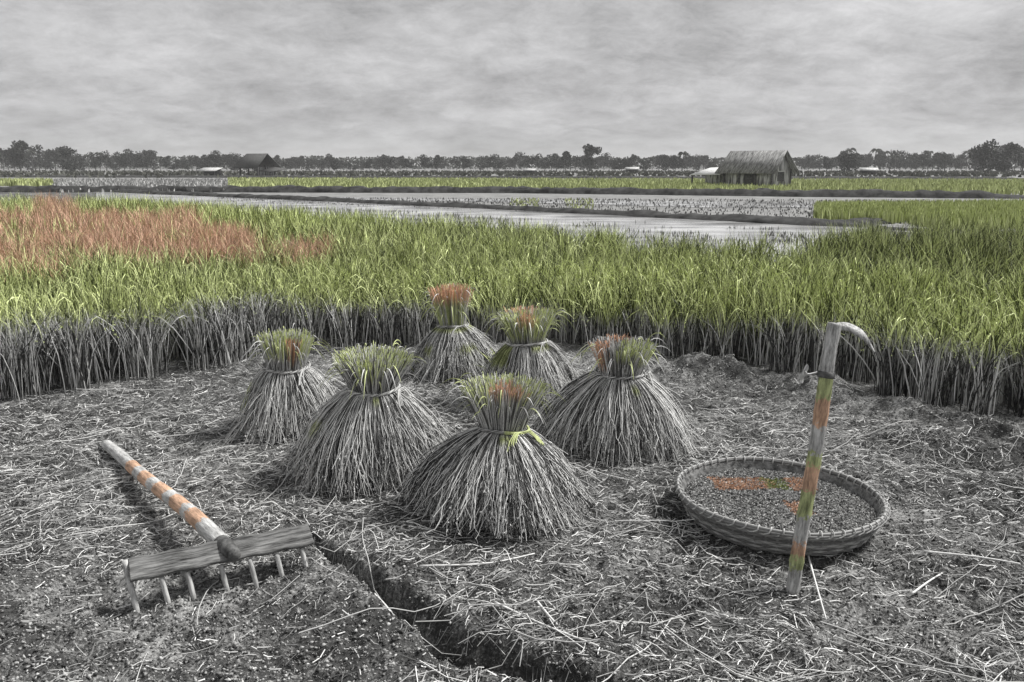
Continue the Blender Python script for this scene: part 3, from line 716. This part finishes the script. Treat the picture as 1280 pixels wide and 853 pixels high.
# upper sleeve of paler wood
zs = np.linspace(yt(466) * HL, HL * 1.0, 20); k2 = kf(zs)
path = np.stack([k2, 0 * zs, zs], 1); rad = np.interp(np.linspace(0, 1, 20), [0, .05, .6, .97, 1], [.0265, .0275, .0255, .0255, .024])
V, F = tube(path, rad, 16, lump=.03, seed=2); link(mesh_np('sleeve', V, F), 'sleeve', stick_mat('sleeve_wood', [], HL, .16, .66, 34), hoe, smooth=True)
V, F = tube([(k2[0], 0, zs[0] - .012), (k2[0], 0, zs[0] - .004), (k2[0], 0, zs[0] + .012)], [.0300, .0325, .0312], 16); link(mesh_np('collar', V, F), 'collar', M_iron, hoe, smooth=True)
# blade: a curved iron plate running from the top of the handle out to the right and down
hoe_w = hoe.rotation_euler.to_matrix().transposed()
def loc(px, py, dy=0):
    p = PY(px, py, tp[1] + dy); return np.array(hoe_w @ Vector((p - hb).tolist()))
cl = smooth_path([loc(1038, 411), loc(1054, 408), loc(1067, 412), loc(1081, 422), loc(1094, 442)], 16)
yv = np.array(hoe_w @ Vector((0, 1, 0))); V = []
T = np.gradient(cl, axis=0); T /= np.linalg.norm(T, axis=1, keepdims=True)
for i, p in enumerate(cl):
    u = i / 15; hw = np.interp(u, [0, .2, .65, 1], [.020, .028, .036, .003]); th = np.interp(u, [0, .2, .4, 1], [.012, .005, .003, .0008])
    nn = np.cross(T[i], yv); nn /= np.linalg.norm(nn); tl = .85   # the plate is turned a little so that its face shows
    wv = yv * math.cos(tl) + nn * math.sin(tl); nv = np.cross(T[i], wv); nv /= np.linalg.norm(nv)
    for a, c in ((-1, -1), (1, -1), (1, 1), (-1, 1)): V.append(p + wv * hw * a * .55 + nv * th * c)
I = np.arange(64).reshape(16, 4); nx = np.roll(I, -1, 1)
F = [np.stack([I[:-1], nx[:-1], nx[1:], I[1:]], -1).reshape(-1, 4), np.stack([I[0][::-1], I[-1]])]
F = np.concatenate(F); link(mesh_np('blade', np.array(V), F), 'blade', M_steel, hoe)
# a dry curled leaf hanging from the collar
st = smooth_path([loc(1030, 463), loc(1020, 466), loc(1010, 468), loc(1006, 464)], 8)
lf = link(mesh_np('dry_leaf', *strands(np.array([st]), np.full((1, 8), .0035), 5, np.full((1, 8, 3), .6))), 'dry_leaf', M_straw, hoe, smooth=True)
lp = smooth_path([loc(1009, 455), loc(1006, 464), loc(1003, 472), loc(1001, 479)], 9); V = []
for i, p in enumerate(lp):
    hw = .022 * math.sin(math.pi * (i + .35) / 9); 
    for a in (-1, -.4, .4, 1): V.append(p + np.array([hw * a, .012 * (a * a - .5) * math.sin(i), 0]))
I = np.arange(36).reshape(9, 4); F = np.stack([I[:-1, :-1], I[:-1, 1:], I[1:, 1:], I[1:, :-1]], -1).reshape(-1, 4)
link(mesh_np('leaf_blade', np.array(V), F, np.full((36, 3), .55)), 'leaf_blade', M_straw, lf)

# ------------------------------------------------------------------ wooden rake
TL, TR, BR_, BL = (146, 704), (384, 658), (393, 683), (163, 731)
zt_, zf_ = .135, .115
pa = P(*BL, zf_); pb = P(*BR_, zf_)            # lower front edge of the board
mid = (pa + pb) / 2; dirx = (pb - pa); Lb = float(np.linalg.norm(dirx[:2])); rz = math.atan2(dirx[1], dirx[0])
org = mid.copy(); org[2] = float(gh(mid[0], mid[1]))
rake = empty('wooden_rake', org, rz); tag(rake, 'old wooden rake lying teeth down at lower left, its handle spotted with rust', 'rake')
RM = np.array([[math.cos(rz), math.sin(rz), 0], [-math.sin(rz), math.cos(rz), 0], [0, 0, 1]])
hl = Lb / 2
# board: slightly rounded slab tilted towards the camera
bm = bmesh.new(); nseg = 36
prof = [(-.002, .016), (.006, .006), (.100, .038), (.108, .046), (.104, .060), (.002, .026)]
prof = [(y_, z_ + .11) for y_, z_ in prof]
rr_ = random.Random(4); rings = []
for i in range(nseg + 1):
    xx = -hl + 2 * hl * i / nseg; e = .004 * math.sin(i * .9) + rr_.uniform(-.0015, .0015)
    rings.append([bm.verts.new((xx, y_ + e * .6, z_ + .5 * e)) for y_, z_ in prof])
for i in range(nseg):
    for j in range(6): bm.faces.new((rings[i][j], rings[i][(j + 1) % 6], rings[i + 1][(j + 1) % 6], rings[i + 1][j]))
bm.faces.new(rings[0]); bm.faces.new(rings[-1][::-1]); bmesh.ops.recalc_face_normals(bm, faces=bm.faces)
bmesh.ops.bevel(bm, geom=[e for e in bm.edges if e.calc_face_angle(0) > .6], offset=.003, segments=1, affect='EDGES')
me = bpy.data.meshes.new('head_board'); bm.to_mesh(me); bm.free(); link(me, 'head_board', M_wood, rake)
# teeth: pegs, round-edged and tapering
TE = [(203, 731, 759), (235, 722, 749), (277, 712, 739), (313, 703, 730), (346, 695, 721), (377, 688, 712)]
def tooth(x, y0, z0, y1, z1, rr=.0125, dx=.0, seed=0):
    V, F = tube(smooth_path([(x, y0, z0), (x + dx * .5, (y0 + y1) / 2 - .003, (z0 + z1) / 2), (x + dx, y1, z1)], 8), np.interp(np.linspace(0, 1, 8), [0, .7, 1], [rr * 1.1, rr, rr * .55]), 8, lump=.04, seed=seed)
    link(mesh_np('tooth', V, F), 'tooth', M_tooth, rake, smooth=False)
for i, (tx, y0, y1) in enumerate(TE):
    p = RM @ (P(tx, y0, zf_ - .01) - org); tooth(p[0], .012, zf_ - .004, -.015, -.015, .0092, .018, i)
tooth(-hl - .012, .098, .165, -.02, -.03, .0105, .03, 9)          # the long one pegged on the left end
# handle: thick round pole, its far end resting on the ground
j0 = np.array([.02, .03, .150]); far = P(131, 553, .035); far = RM @ (far - org)
he = empty('handle_pivot', (0, 0, 0))
bpy.data.objects.remove(he)
axl = far - j0; LH = float(np.linalg.norm(axl))
hk = [(1 - (y_ - 560) / 115.) for y_ in (0,)]
V, F = tube(np.stack([.010 * np.sin(np.linspace(0, 1, 40) * 5), .006 * np.sin(np.linspace(0, 1, 40) * 9), np.linspace(.10, LH, 40)], 1),
            np.interp(np.linspace(0, 1, 40), [0, .5, .97, 1], [.035, .033, .030, .024]) * (1 + .015 * np.sin(np.arange(40) * 1.7)), 16, lump=.012, seed=8)
q = [(p, p + .075, 'o') for p in (.155, .265, .385, .51, .64)]
hdl = link(mesh_np('handle', V, F), 'handle', stick_mat('rake_pole', q, LH, .24, .70, 22), rake, smooth=True)
hdl.location = Vector(j0.tolist()); hdl.rotation_euler = Vector(axl.tolist()).to_track_quat('Z', 'X').to_euler()
V, F = tube([(0, 0, -.05), (0, 0, .0), (0, 0, .05), (0, 0, .12)], [.022, .031, .034, .034], 14, lump=.015)
sk = link(mesh_np('socket', V, F), 'socket', M_iron, rake, smooth=True); sk.location = hdl.location; sk.rotation_euler = hdl.rotation_euler
V, F = tube([(.02, .045, .10), (.02, .046, .16), (.02, .047, .175)], [.012, .012, .008], 8); link(mesh_np('peg', V, F), 'peg', M_tooth, rake)

# ------------------------------------------------------------------ round bamboo basket of grain
bz = float(gh(BASK[0], BASK[1])) - .004
bk = empty('winnowing_basket', (BASK[0], BASK[1], bz)); bk.rotation_euler = (R(-1.2), R(.8), 0)
tag(bk, 'shallow round woven bamboo basket full of grain, sitting behind the hoe', 'basket')
BH = .115; RB, RT_ = BASK_R * .86, BASK_R
t = np.linspace(0, 2 * math.pi, 241)
def wallr(v): return RB + (RT_ - RB) * (v ** .75)
# the woven side: weavers passing in and out of the stakes
Pt, Cw = [], []; NS = 60
for j in range(11):
    v = (j + .5) / 11; rr = wallr(v) + .0045 * np.cos(t * NS / 2 + (math.pi if j % 2 else 0)); Pt.append(np.stack([np.cos(t) * rr, np.sin(t) * rr, np.full(241, v * BH)], -1))
Pt = np.array(Pt); r = np.random.default_rng(2)
VW, FW, CW = strands(Pt, np.full((11, 241), .0062), 6, GREY(np.repeat(r.uniform(.10, .42, (11, 1)), 241, 1)), r)
sidep = [(VW, FW, CW)]
a = np.arange(NS) * 2 * math.pi / NS; uu = np.linspace(0, 1, 6); rs_ = wallr(uu)
Pt = np.stack([np.cos(a)[:, None] * rs_[None], np.sin(a)[:, None] * rs_[None], (uu * BH)[None] * np.ones((NS, 1))], -1)
sidep.append(strands(Pt, np.full((NS, 6), .0055), 5, GREY(np.full((NS, 6), .26)), r))
link(mesh_np('side_wall', *merge(sidep)), 'side_wall', M_straw, bk, smooth=True)
# inner lining / base
rings = [(0, .006), (RB * .5, .004), (RB * .96, .004), (wallr(.05) - .010, BH * .06), (wallr(.3) - .010, BH * .3), (wallr(.6) - .010, BH * .6), (wallr(.97) - .010, BH * .97)]
V = [(math.cos(b) * rr, math.sin(b) * rr, zz_) for rr, zz_ in rings[1:] for b in t[:-1]]; I = np.arange(len(V)).reshape(-1, 240); nx = np.roll(I, -1, 1)
F = np.stack([I[:-1], nx[:-1], nx[1:], I[1:]], -1).reshape(-1, 4)
link(mesh_np('base', np.array(V), [F, I[0][::-1][None]]), 'base', M_weave, bk, smooth=True)
# rim hoops and lashing
Pt = np.array([np.stack([np.cos(t) * (RT_ + dr), np.sin(t) * (RT_ + dr), np.full(241, BH + dz) + .003 * np.sin(t * 5)], -1) for dr, dz in ((-.004, .003), (.008, .0), (.002, .010))])
rim = link(mesh_np('rim', *strands(Pt, np.full((3, 241), .0062), 8, GREY(np.repeat(np.array([[.12], [.20], [.34]]), 241, 1)), r)), 'rim', M_straw, bk, smooth=True)
NW = 58; b = np.linspace(0, 2 * math.pi, NW * 12 + 1); sw = b * NW + .8 * np.sin(b * 13) + .6 * np.sin(b * 29)
adv = np.interp((sw / (2 * math.pi)) % 1, [0, .75, 1], [0, .15, 1]) + np.floor(sw / (2 * math.pi)); adv = adv / NW * 2 * math.pi
rr = RT_ + .002 + .0165 * np.cos(sw)
Pt = np.stack([np.cos(adv) * rr, np.sin(adv) * rr, BH + .004 + .0165 * np.sin(sw)], -1)[None]
link(mesh_np('lashing', *strands(Pt, np.full((1, len(b)), .0032), 5, GREY(.34 + .22 * vn(b * 30, b * 0, 3))[None], r)), 'lashing', M_straw, rim, smooth=True)
# grain: a heaped bed with loose grains on it, lies in the basket so it is a thing of its own
def gz(x, y): return BH * .62 + .010 * (1 - (np.hypot(x, y) / RT_) ** 2) + .014 * (fbm(x * 9 + 5, y * 9 + 5, 3, 70) - .5)
rr = np.linspace(0, wallr(.62) - .012, 22)[1:]; tt = t[:-1][::3]
V = np.array([(q * math.cos(b), q * math.sin(b), 0) for q in rr for b in tt]); V[:, 2] = gz(V[:, 0], V[:, 1]); I = np.arange(len(V)).reshape(len(rr), -1); nx = np.roll(I, -1, 1)
F1 = np.stack([I[:-1], nx[:-1], nx[1:], I[1:]], -1).reshape(-1, 4)
ng = 21000; q = (wallr(.62) - .014) * np.sqrt(r.uniform(0, 1, ng)); b = r.uniform(0, 6.2832, ng); xg, yg = q * np.cos(b), q * np.sin(b)
Pg = np.stack([xg, yg, gz(xg, yg) + .004], -1)
cg = GREY(np.where(r.uniform(0, 1, ng) < .4, r.uniform(.03, .12, ng), r.uniform(.3, .75, ng)))
kk = r.uniform(.7, 1.2, (ng, 1))
wx, wy = .035 * (fbm(xg * 22, yg * 22, 3, 61) - .5) + r.normal(0, .006, ng), .05 * (fbm(xg * 22, yg * 22, 3, 62) - .5) + r.normal(0, .006, ng)
def patch_m(x0, x1, y0, y1):
    p = P(x0, y1, .1) - BASK; s = P(x1, y0, .1) - BASK
    return (xg + wx > p[0]) & (xg + wx < s[0]) & (yg + wy > p[1]) & (yg + wy < s[1]) & (r.uniform(0, 1, ng) < .8)
cg = np.where((patch_m(896, 962, 592, 608) | patch_m(992, 1010, 592, 608) | patch_m(992, 1008, 624, 640))[:, None], ORANGE * .8 * kk, cg)
cg = np.where(patch_m(962, 976, 592, 608)[:, None], GREEN_MID * kk * 1.1, cg)
Dg = r.normal(size=(ng, 3)); Dg[:, 2] *= .35
V2, F2, C2 = grains(Pg, r.uniform(.0045, .0075, ng), Dg, cg)
V, F, C = merge([(V, np.concatenate([F1]), GREY(np.full(len(V), .14))), (V2, F2, C2)])
gr = link(mesh_np('grain', V, F, C), 'grain', M_straw); gr.location = bk.location; gr.rotation_euler = bk.rotation_euler
tag(gr, 'unhusked grain with a few rust patches filling the round basket', 'grain', kind='stuff')

# ------------------------------------------------------------------ huts
def quad_obj(name, pts, th, mat, parent):
    """a sheet with thickness th below it, from four corners"""
    pts = np.array(pts, float); nrm = np.cross(pts[1] - pts[0], pts[3] - pts[0]); nrm /= np.linalg.norm(nrm)
    V = np.concatenate([pts, pts - nrm * th]); F = np.array([(0, 1, 2, 3), (7, 6, 5, 4), (0, 4, 5, 1), (1, 5, 6, 2), (2, 6, 7, 3), (3, 7, 4, 0)])
    return link(mesh_np(name, V, F), name, mat, parent)
b0 = PY(945, 233, 64.0); hut = empty('wooden_hut', (b0[0], 64, -.15), R(-50)); tag(hut, 'plank hut with a gable roof on the plain at right, largest building in view', 'hut')
Lh, Dh, Hw, Hr = 2.15, 1.25, 1.4, 2.8
for s in (-1, 1):
    # long walls made of posts and uneven planks
    for i in range(4): link(box_mesh('post', -Lh + i * 2 * Lh / 3 - .07, -Lh + i * 2 * Lh / 3 + .07, s * Dh - .07, s * Dh + .07, 0, Hw + .05), 'post', M_dark, hut)
    quad_obj('roof_slope', [(-Lh - .55, s * (Dh + .45), Hw - .3), (Lh + .55, s * (Dh + .45), Hw - .3), (Lh + .35, 0, Hr), (-Lh - .35, 0, Hr)][::s], .08, M_roof, hut)
quad_obj('wall', [(-Lh + .1, -Dh + .02, .1), (-.3, -Dh + .02, .1), (-.3, -Dh + .02, Hw), (-Lh + .1, -Dh + .02, Hw)], .06, M_wallplank, hut)
quad_obj('wall', [(.75, -Dh + .02, .1), (Lh - .1, -Dh + .02, .1), (Lh - .1, -Dh + .02, Hw), (.75, -Dh + .02, Hw)], .06, M_wallplank, hut)
dr = quad_obj('door', [(-.28, -Dh + .05, .1), (.7, -Dh + .05, .1), (.7, -Dh + .05, Hw - .1), (-.28, -Dh + .05, Hw - .1)], .05, M_dark, hut)
quad_obj('wall', [(-Lh, Dh - .02, .1), (Lh, Dh - .02, .1), (Lh, Dh - .02, Hw), (-Lh, Dh - .02, Hw)], .06, M_wallplank, hut)
for s in (-1, 1):
    V, F4, Fc = board([(s * Lh, -Dh, .1), (s * Lh, Dh, .1), (s * Lh, Dh, Hw), (s * Lh, 0, Hr - .15), (s * Lh, -Dh, Hw)], [(s * (Lh - .06), -Dh, .1), (s * (Lh - .06), Dh, .1), (s * (Lh - .06), Dh, Hw), (s * (Lh - .06), 0, Hr - .15), (s * (Lh - .06), -Dh, Hw)])
    link(mesh_np('gable_wall', V, [F4, Fc]), 'gable_wall', M_wallplank, hut)
wn = link(box_mesh('window', Lh + .003, Lh + .04, -.5, .35, .55, 1.25), 'window', M_dark, hut)
link(box_mesh('window_frame', Lh + .041, Lh + .07, -.58, .43, 1.25, 1.33), 'window_frame', M_pale, wn)
quad_obj('floor_deck', [(-Lh - .5, -Dh - .6, .12), (Lh + .2, -Dh - .6, .12), (Lh + .2, Dh, .12), (-Lh - .5, Dh, .12)], .1, M_wallplank, hut)
quad_obj('side_screen', [(-Lh - 2.5, -.3, .12), (-Lh - .1, -.3, .12), (-Lh - .1, -.3, 1.2), (-Lh - 2.5, -.3, 1.15)], .05, M_wallplank, hut)
M_tin = noise_mat('pale_tin', G(.5), G(.82), 2, .6, .1)
quad_obj('lean_to_roof', [(-Lh - 2.9, -Dh - .6, 1.0), (-Lh - .1, -Dh - .6, 1.05), (-Lh - .1, Dh - .4, 1.6), (-Lh - 2.9, Dh - .4, 1.55)], .05, M_tin, hut)
for x_, y_ in ((-Lh - 2.75, -Dh - .45), (-Lh - 2.75, .4)): link(box_mesh('post', x_ - .05, x_ + .05, y_ - .05, y_ + .05, 0, 1.03 if y_ < 0 else 1.35), 'post', M_dark, hut)
# the dark open hut at left
b0 = PY(322, 219, 118.0); h2 = empty('open_hut', (b0[0], 118, -.15), R(-30)); tag(h2, 'dark open sided hut with a steep peaked roof on the left plain', 'hut')
for s in (-1, 1):
    quad_obj('roof_slope', [(-2.3, s * 2.3, 1.3), (2.5, s * 2.3, 1.3), (2.2, 0, 3.3), (-1.9, 0, 3.3)][::s], .1, M_dark, h2)
    for x_ in (-1.7, 0, 1.8): link(box_mesh('post', x_ - .09, x_ + .09, s * 1.6 - .09, s * 1.6 + .09, 0, 1.75), 'post', M_dark, h2)
quad_obj('annex_roof', [(2.4, -1.9, 1.0), (4.6, -1.9, .85), (4.6, 1.2, 1.25), (2.4, 1.2, 1.5)], .1, M_dark, h2)
for y_ in (-1.7, 1.1): link(box_mesh('post', 4.35, 4.5, y_ - .07, y_ + .07, 0, .9), 'post', M_dark, h2)
quad_obj('wall', [(-1.6, 1.55, .1), (1.7, 1.55, .1), (1.7, 1.55, 1.5), (-1.6, 1.55, 1.5)], .06, M_wallplank, h2)
# little pale roofed shelters far out
def shelter(px, py, D, wm, lab):
    b = PY(px, py, D); o = empty('field_shelter', (b[0], D, -.14), R(-15)); tag(o, lab, 'shelter', 'little pale shelters on the plain')
    h = wm * .35
    quad_obj('roof', [(-wm / 2, -wm * .3, h * .75), (wm / 2, -wm * .3, h * .75), (wm / 2, wm * .3, h * 1.15), (-wm / 2, wm * .3, h * 1.15)], .06, M_pale, o)
    quad_obj('wall', [(-wm * .45, wm * .2, 0), (wm * .45, wm * .2, 0), (wm * .45, wm * .2, h * .98), (-wm * .45, wm * .2, h * .98)], .05, M_dark, o)
    for x_ in (-1, 1): link(box_mesh('post', x_ * wm * .42 - .05, x_ * wm * .42 + .05, -wm * .25, -wm * .25 + .1, 0, h * .75), 'post', M_dark, o)
shelter(262, 218, 125, 3.4, 'low pale roofed shelter left of the dark open hut')
shelter(1086, 215, 150, 3.2, 'low pale roofed shelter right of the plank hut')
shelter(790, 213, 190, 3.2, 'tiny pale shelter between the tall tree and the plank hut')
shelter(662, 214, 170, 2.6, 'tiny pale shelter just left of the tall tree at centre')

# ------------------------------------------------------------------ trees along the horizon
def crown_mesh(kind, seed):
    r = np.random.default_rng(seed); parts = []
    if kind == 'palm':
        n = 22; S = 6; u = np.linspace(0, 1, S); az = r.uniform(0, 6.28, n); up = r.uniform(-.2, 1.0, n); ln = r.uniform(.22, .32, n)
        Pt = np.stack([np.cos(az)[:, None] * ln[:, None] * u, np.sin(az)[:, None] * ln[:, None] * u, .82 + ln[:, None] * (up[:, None] * u - .95 * u ** 2)], -1)
        parts.append(strands(Pt, np.full((n, S), .03) * np.array([.4, 1, 1.1, 1, .7, .1]), 2, np.broadcast_to(np.array([.05, .055, .045]) * r.uniform(.6, 1.4, (n, 1, 1)), (n, S, 3)), r))
    else:
        nb = {'round': 13, 'tall': 14, 'low': 10}[kind]; w_ = {'round': .34, 'tall': .26, 'low': .5}[kind]
        cs = np.stack([r.normal(0, w_ * .55, nb), r.normal(0, w_ * .55, nb), r.uniform(.14 if kind != 'tall' else .3, .9, nb)], -1)
        rd = r.uniform(.12, .22, nb) * (1.15 if kind != 'tall' else .9)
        for c, q in zip(cs, rd):
            m = 90; d = r.normal(size=(m, 3)); d /= np.linalg.norm(d, axis=1, keepdims=True); p = c + d * q * r.uniform(.5, 1.08, (m, 1)) * np.array([1, 1, .8])
            s = r.uniform(.03, .055, m); ax1 = r.normal(size=(m, 3)); ax1 /= np.linalg.norm(ax1, axis=1, keepdims=True)
            ax2 = np.cross(ax1, r.normal(size=(m, 3))); ax2 /= np.linalg.norm(ax2, axis=1, keepdims=True)
            V = np.stack([p - ax1 * s[:, None], p + ax2 * s[:, None] * .7, p + ax1 * s[:, None], p - ax2 * s[:, None] * .7], 1).reshape(-1, 3)
            F = np.arange(m * 4).reshape(m, 4); C = np.repeat(np.array([.026, .028, .025]) * r.uniform(.5, 1.6, (m, 1)), 4, 0)
            parts.append((V, F, C))
    V, F, C = merge(parts)
    return mesh_np('crown', V, F, C)
def trunk_mesh(kind):
    top = .83 if kind == 'palm' else .55
    Vs, Fs, o = [], [], 0
    V, F = tube([(0, 0, -.02), (.008, 0, top * .4), (-.006, .01, top * .75), (0, 0, top)], [.028, .02, .016, .012] if kind != 'palm' else [.02, .014, .012, .011], 6)
    Vs.append(V); Fs4 = [F[0]]; o = len(V)
    if kind != 'palm':
        for a in (.5, 2.6, 4.5):
            V, F = tube([(0, 0, top * .6), (.1 * math.cos(a), .1 * math.sin(a), top * .9), (.17 * math.cos(a), .17 * math.sin(a), top * 1.2)], [.013, .009, .005], 5); Fs4.append(F[0] + o); Vs.append(V); o += len(V)
    return mesh_np('trunk', np.concatenate(Vs), np.concatenate(Fs4))
protos = {}
def tree(kind, var, px, D, h, label=None):
    key = (kind, var)
    nm = 'palm_tree' if kind == 'palm' else 'broadleaf_tree'
    b = PY(px, 212, D); loc_ = (b[0], D, -.15)
    if key not in protos:
        t_ = empty(nm, loc_); link(trunk_mesh(kind), 'trunk', M_trunk, t_); link(crown_mesh(kind, 500 + var * 7 + len(kind)), 'crown', M_crown, t_); protos[key] = t_
    else:
        s = protos[key]; t_ = s.copy(); COL.objects.link(t_)
        for c in s.children:
            if c.name.split('.')[0] in ('trunk', 'crown'):
                d = c.copy(); d.parent = t_; COL.objects.link(d)
    t_.location = loc_; t_.scale = (h, h, h); t_.rotation_euler = (0, 0, random.uniform(0, 6.28))
    zone = ('behind the rust patch of rice' if px < 250 else 'behind or beside the dark open hut' if px < 400 else 'left of centre behind the green band' if px < 600 else
            'around the tall centre tree' if px < 830 else 'behind or beside the plank hut' if px < 1040 else 'at the right end of the plain')
    what = {'palm': 'small spiky topped palm', 'round': 'round crowned tree', 'low': 'low wide bushy tree', 'tall': 'narrow upright tree'}[kind]
    tag(t_, label or '%s in the far treeline %s' % (what, zone), 'tree', '%ss of the treeline %s' % (what, zone))
prof = [(-60, 186), (10, 188), (25, 176), (40, 184), (55, 188), (65, 184), (110, 188), (140, 190), (180, 189), (225, 196), (265, 191), (330, 194), (400, 196), (560, 196), (690, 193), (715, 190), (760, 194), (850, 194), (900, 196), (1000, 196), (1040, 192), (1060, 186), (1130, 188), (1200, 189), (1250, 182), (1290, 182), (1340, 186)]
rr_ = random.Random(21)
px = -55
while px < 1335:
    ty = np.interp(px, [p[0] for p in prof], [p[1] for p in prof]) + rr_.uniform(-3, 5.5)
    D = rr_.uniform(240, 330); zt2 = PY(px, ty, D)[2] + .15
    kd = rr_.choices(['round', 'low', 'tall', 'palm'], [4, 4, 2, 2])[0]
    tree(kd, rr_.randint(0, 2), px, D, float(zt2) * (1.0 if kd != 'palm' else 1.06))
    px += rr_.uniform(5.5, 9)
def special(px, ty, D, kd, var, lab): tree(kd, var, px, D, float(PY(px, ty, D)[2] + .15), lab)
special(737, 181, 235, 'tall', 5, 'tall dark tree standing above the treeline near the centre')
special(26, 173, 230, 'tall', 6, 'tallest thin crowned tree at the far left of the horizon')
special(1252, 174, 200, 'round', 7, 'tallest broad crowned tree at the far right of the horizon')
special(1225, 181, 205, 'round', 8, 'broad tree just left of the tallest one at the far right')
special(1278, 181, 205, 'low', 9, 'broad low tree at the right end of the horizon')
special(1062, 184, 210, 'round', 10, 'dark rounded tree rising right of the plank hut')
special(853, 187, 215, 'palm', 11, 'palm tree standing out left of the plank hut roof')
special(88, 184, 225, 'round', 12, 'round crowned tree on a bare trunk at far left')
special(705, 190, 240, 'low', 13, 'wide dark bush just left of the tall centre tree')
special(318, 192, 200, 'low', 14, 'bushy tree behind the dark open hut')
# far wood behind: a mass nobody could count
r = np.random.default_rng(44); n = 26000; pxx = r.uniform(-150, 1430, n); D = r.uniform(335, 420, n)
xw = (pxx - 640) / FPX * D * 1.02; hmx = 3.8 + 2.2 * fbm(pxx / 14, pxx * 0, 3, 9); zw = r.uniform(0, 1, n) ** .7 * hmx
s = r.uniform(.25, .6, n)[:, None]; p = np.stack([xw, D, zw], -1); a1 = r.normal(size=(n, 3)); a1 /= np.linalg.norm(a1, axis=1, keepdims=True); a2 = np.cross(a1, r.normal(size=(n, 3))); a2 /= np.linalg.norm(a2, axis=1, keepdims=True)
V = np.stack([p - a1 * s, p + a2 * s, p + a1 * s, p - a2 * s], 1).reshape(-1, 3)
tag(link(mesh_np('distant_wood', V, np.arange(n * 4).reshape(n, 4), np.repeat(np.array([.055, .06, .052]) * r.uniform(.6, 1.5, (n, 1)), 4, 0)), 'distant_wood', M_crown),
    'low grey mass of woods behind the single trees on the horizon', 'wood', kind='stuff')

# ------------------------------------------------------------------ haze
hz = bpy.data.materials.new('haze_air'); hz.use_nodes = True; hn = hz.node_tree.nodes; hn.clear()
ho = hn.new('ShaderNodeOutputMaterial'); hv = hn.new('ShaderNodeVolumePrincipled'); hv.inputs['Density'].default_value = .0005; hv.inputs['Color'].default_value = (.95, .95, .95, 1)
hz.node_tree.links.new(hv.outputs[0], ho.inputs['Volume'])
hb_ = link(box_mesh('haze', -2600, 2600, -250, 4700, -1.6, 22), 'haze', hz); hb_['kind'] = 'stuff'; tag(hb_, 'thin grey haze over the far plain and trees', 'haze')
scene.cycles.volume_bounces = 0
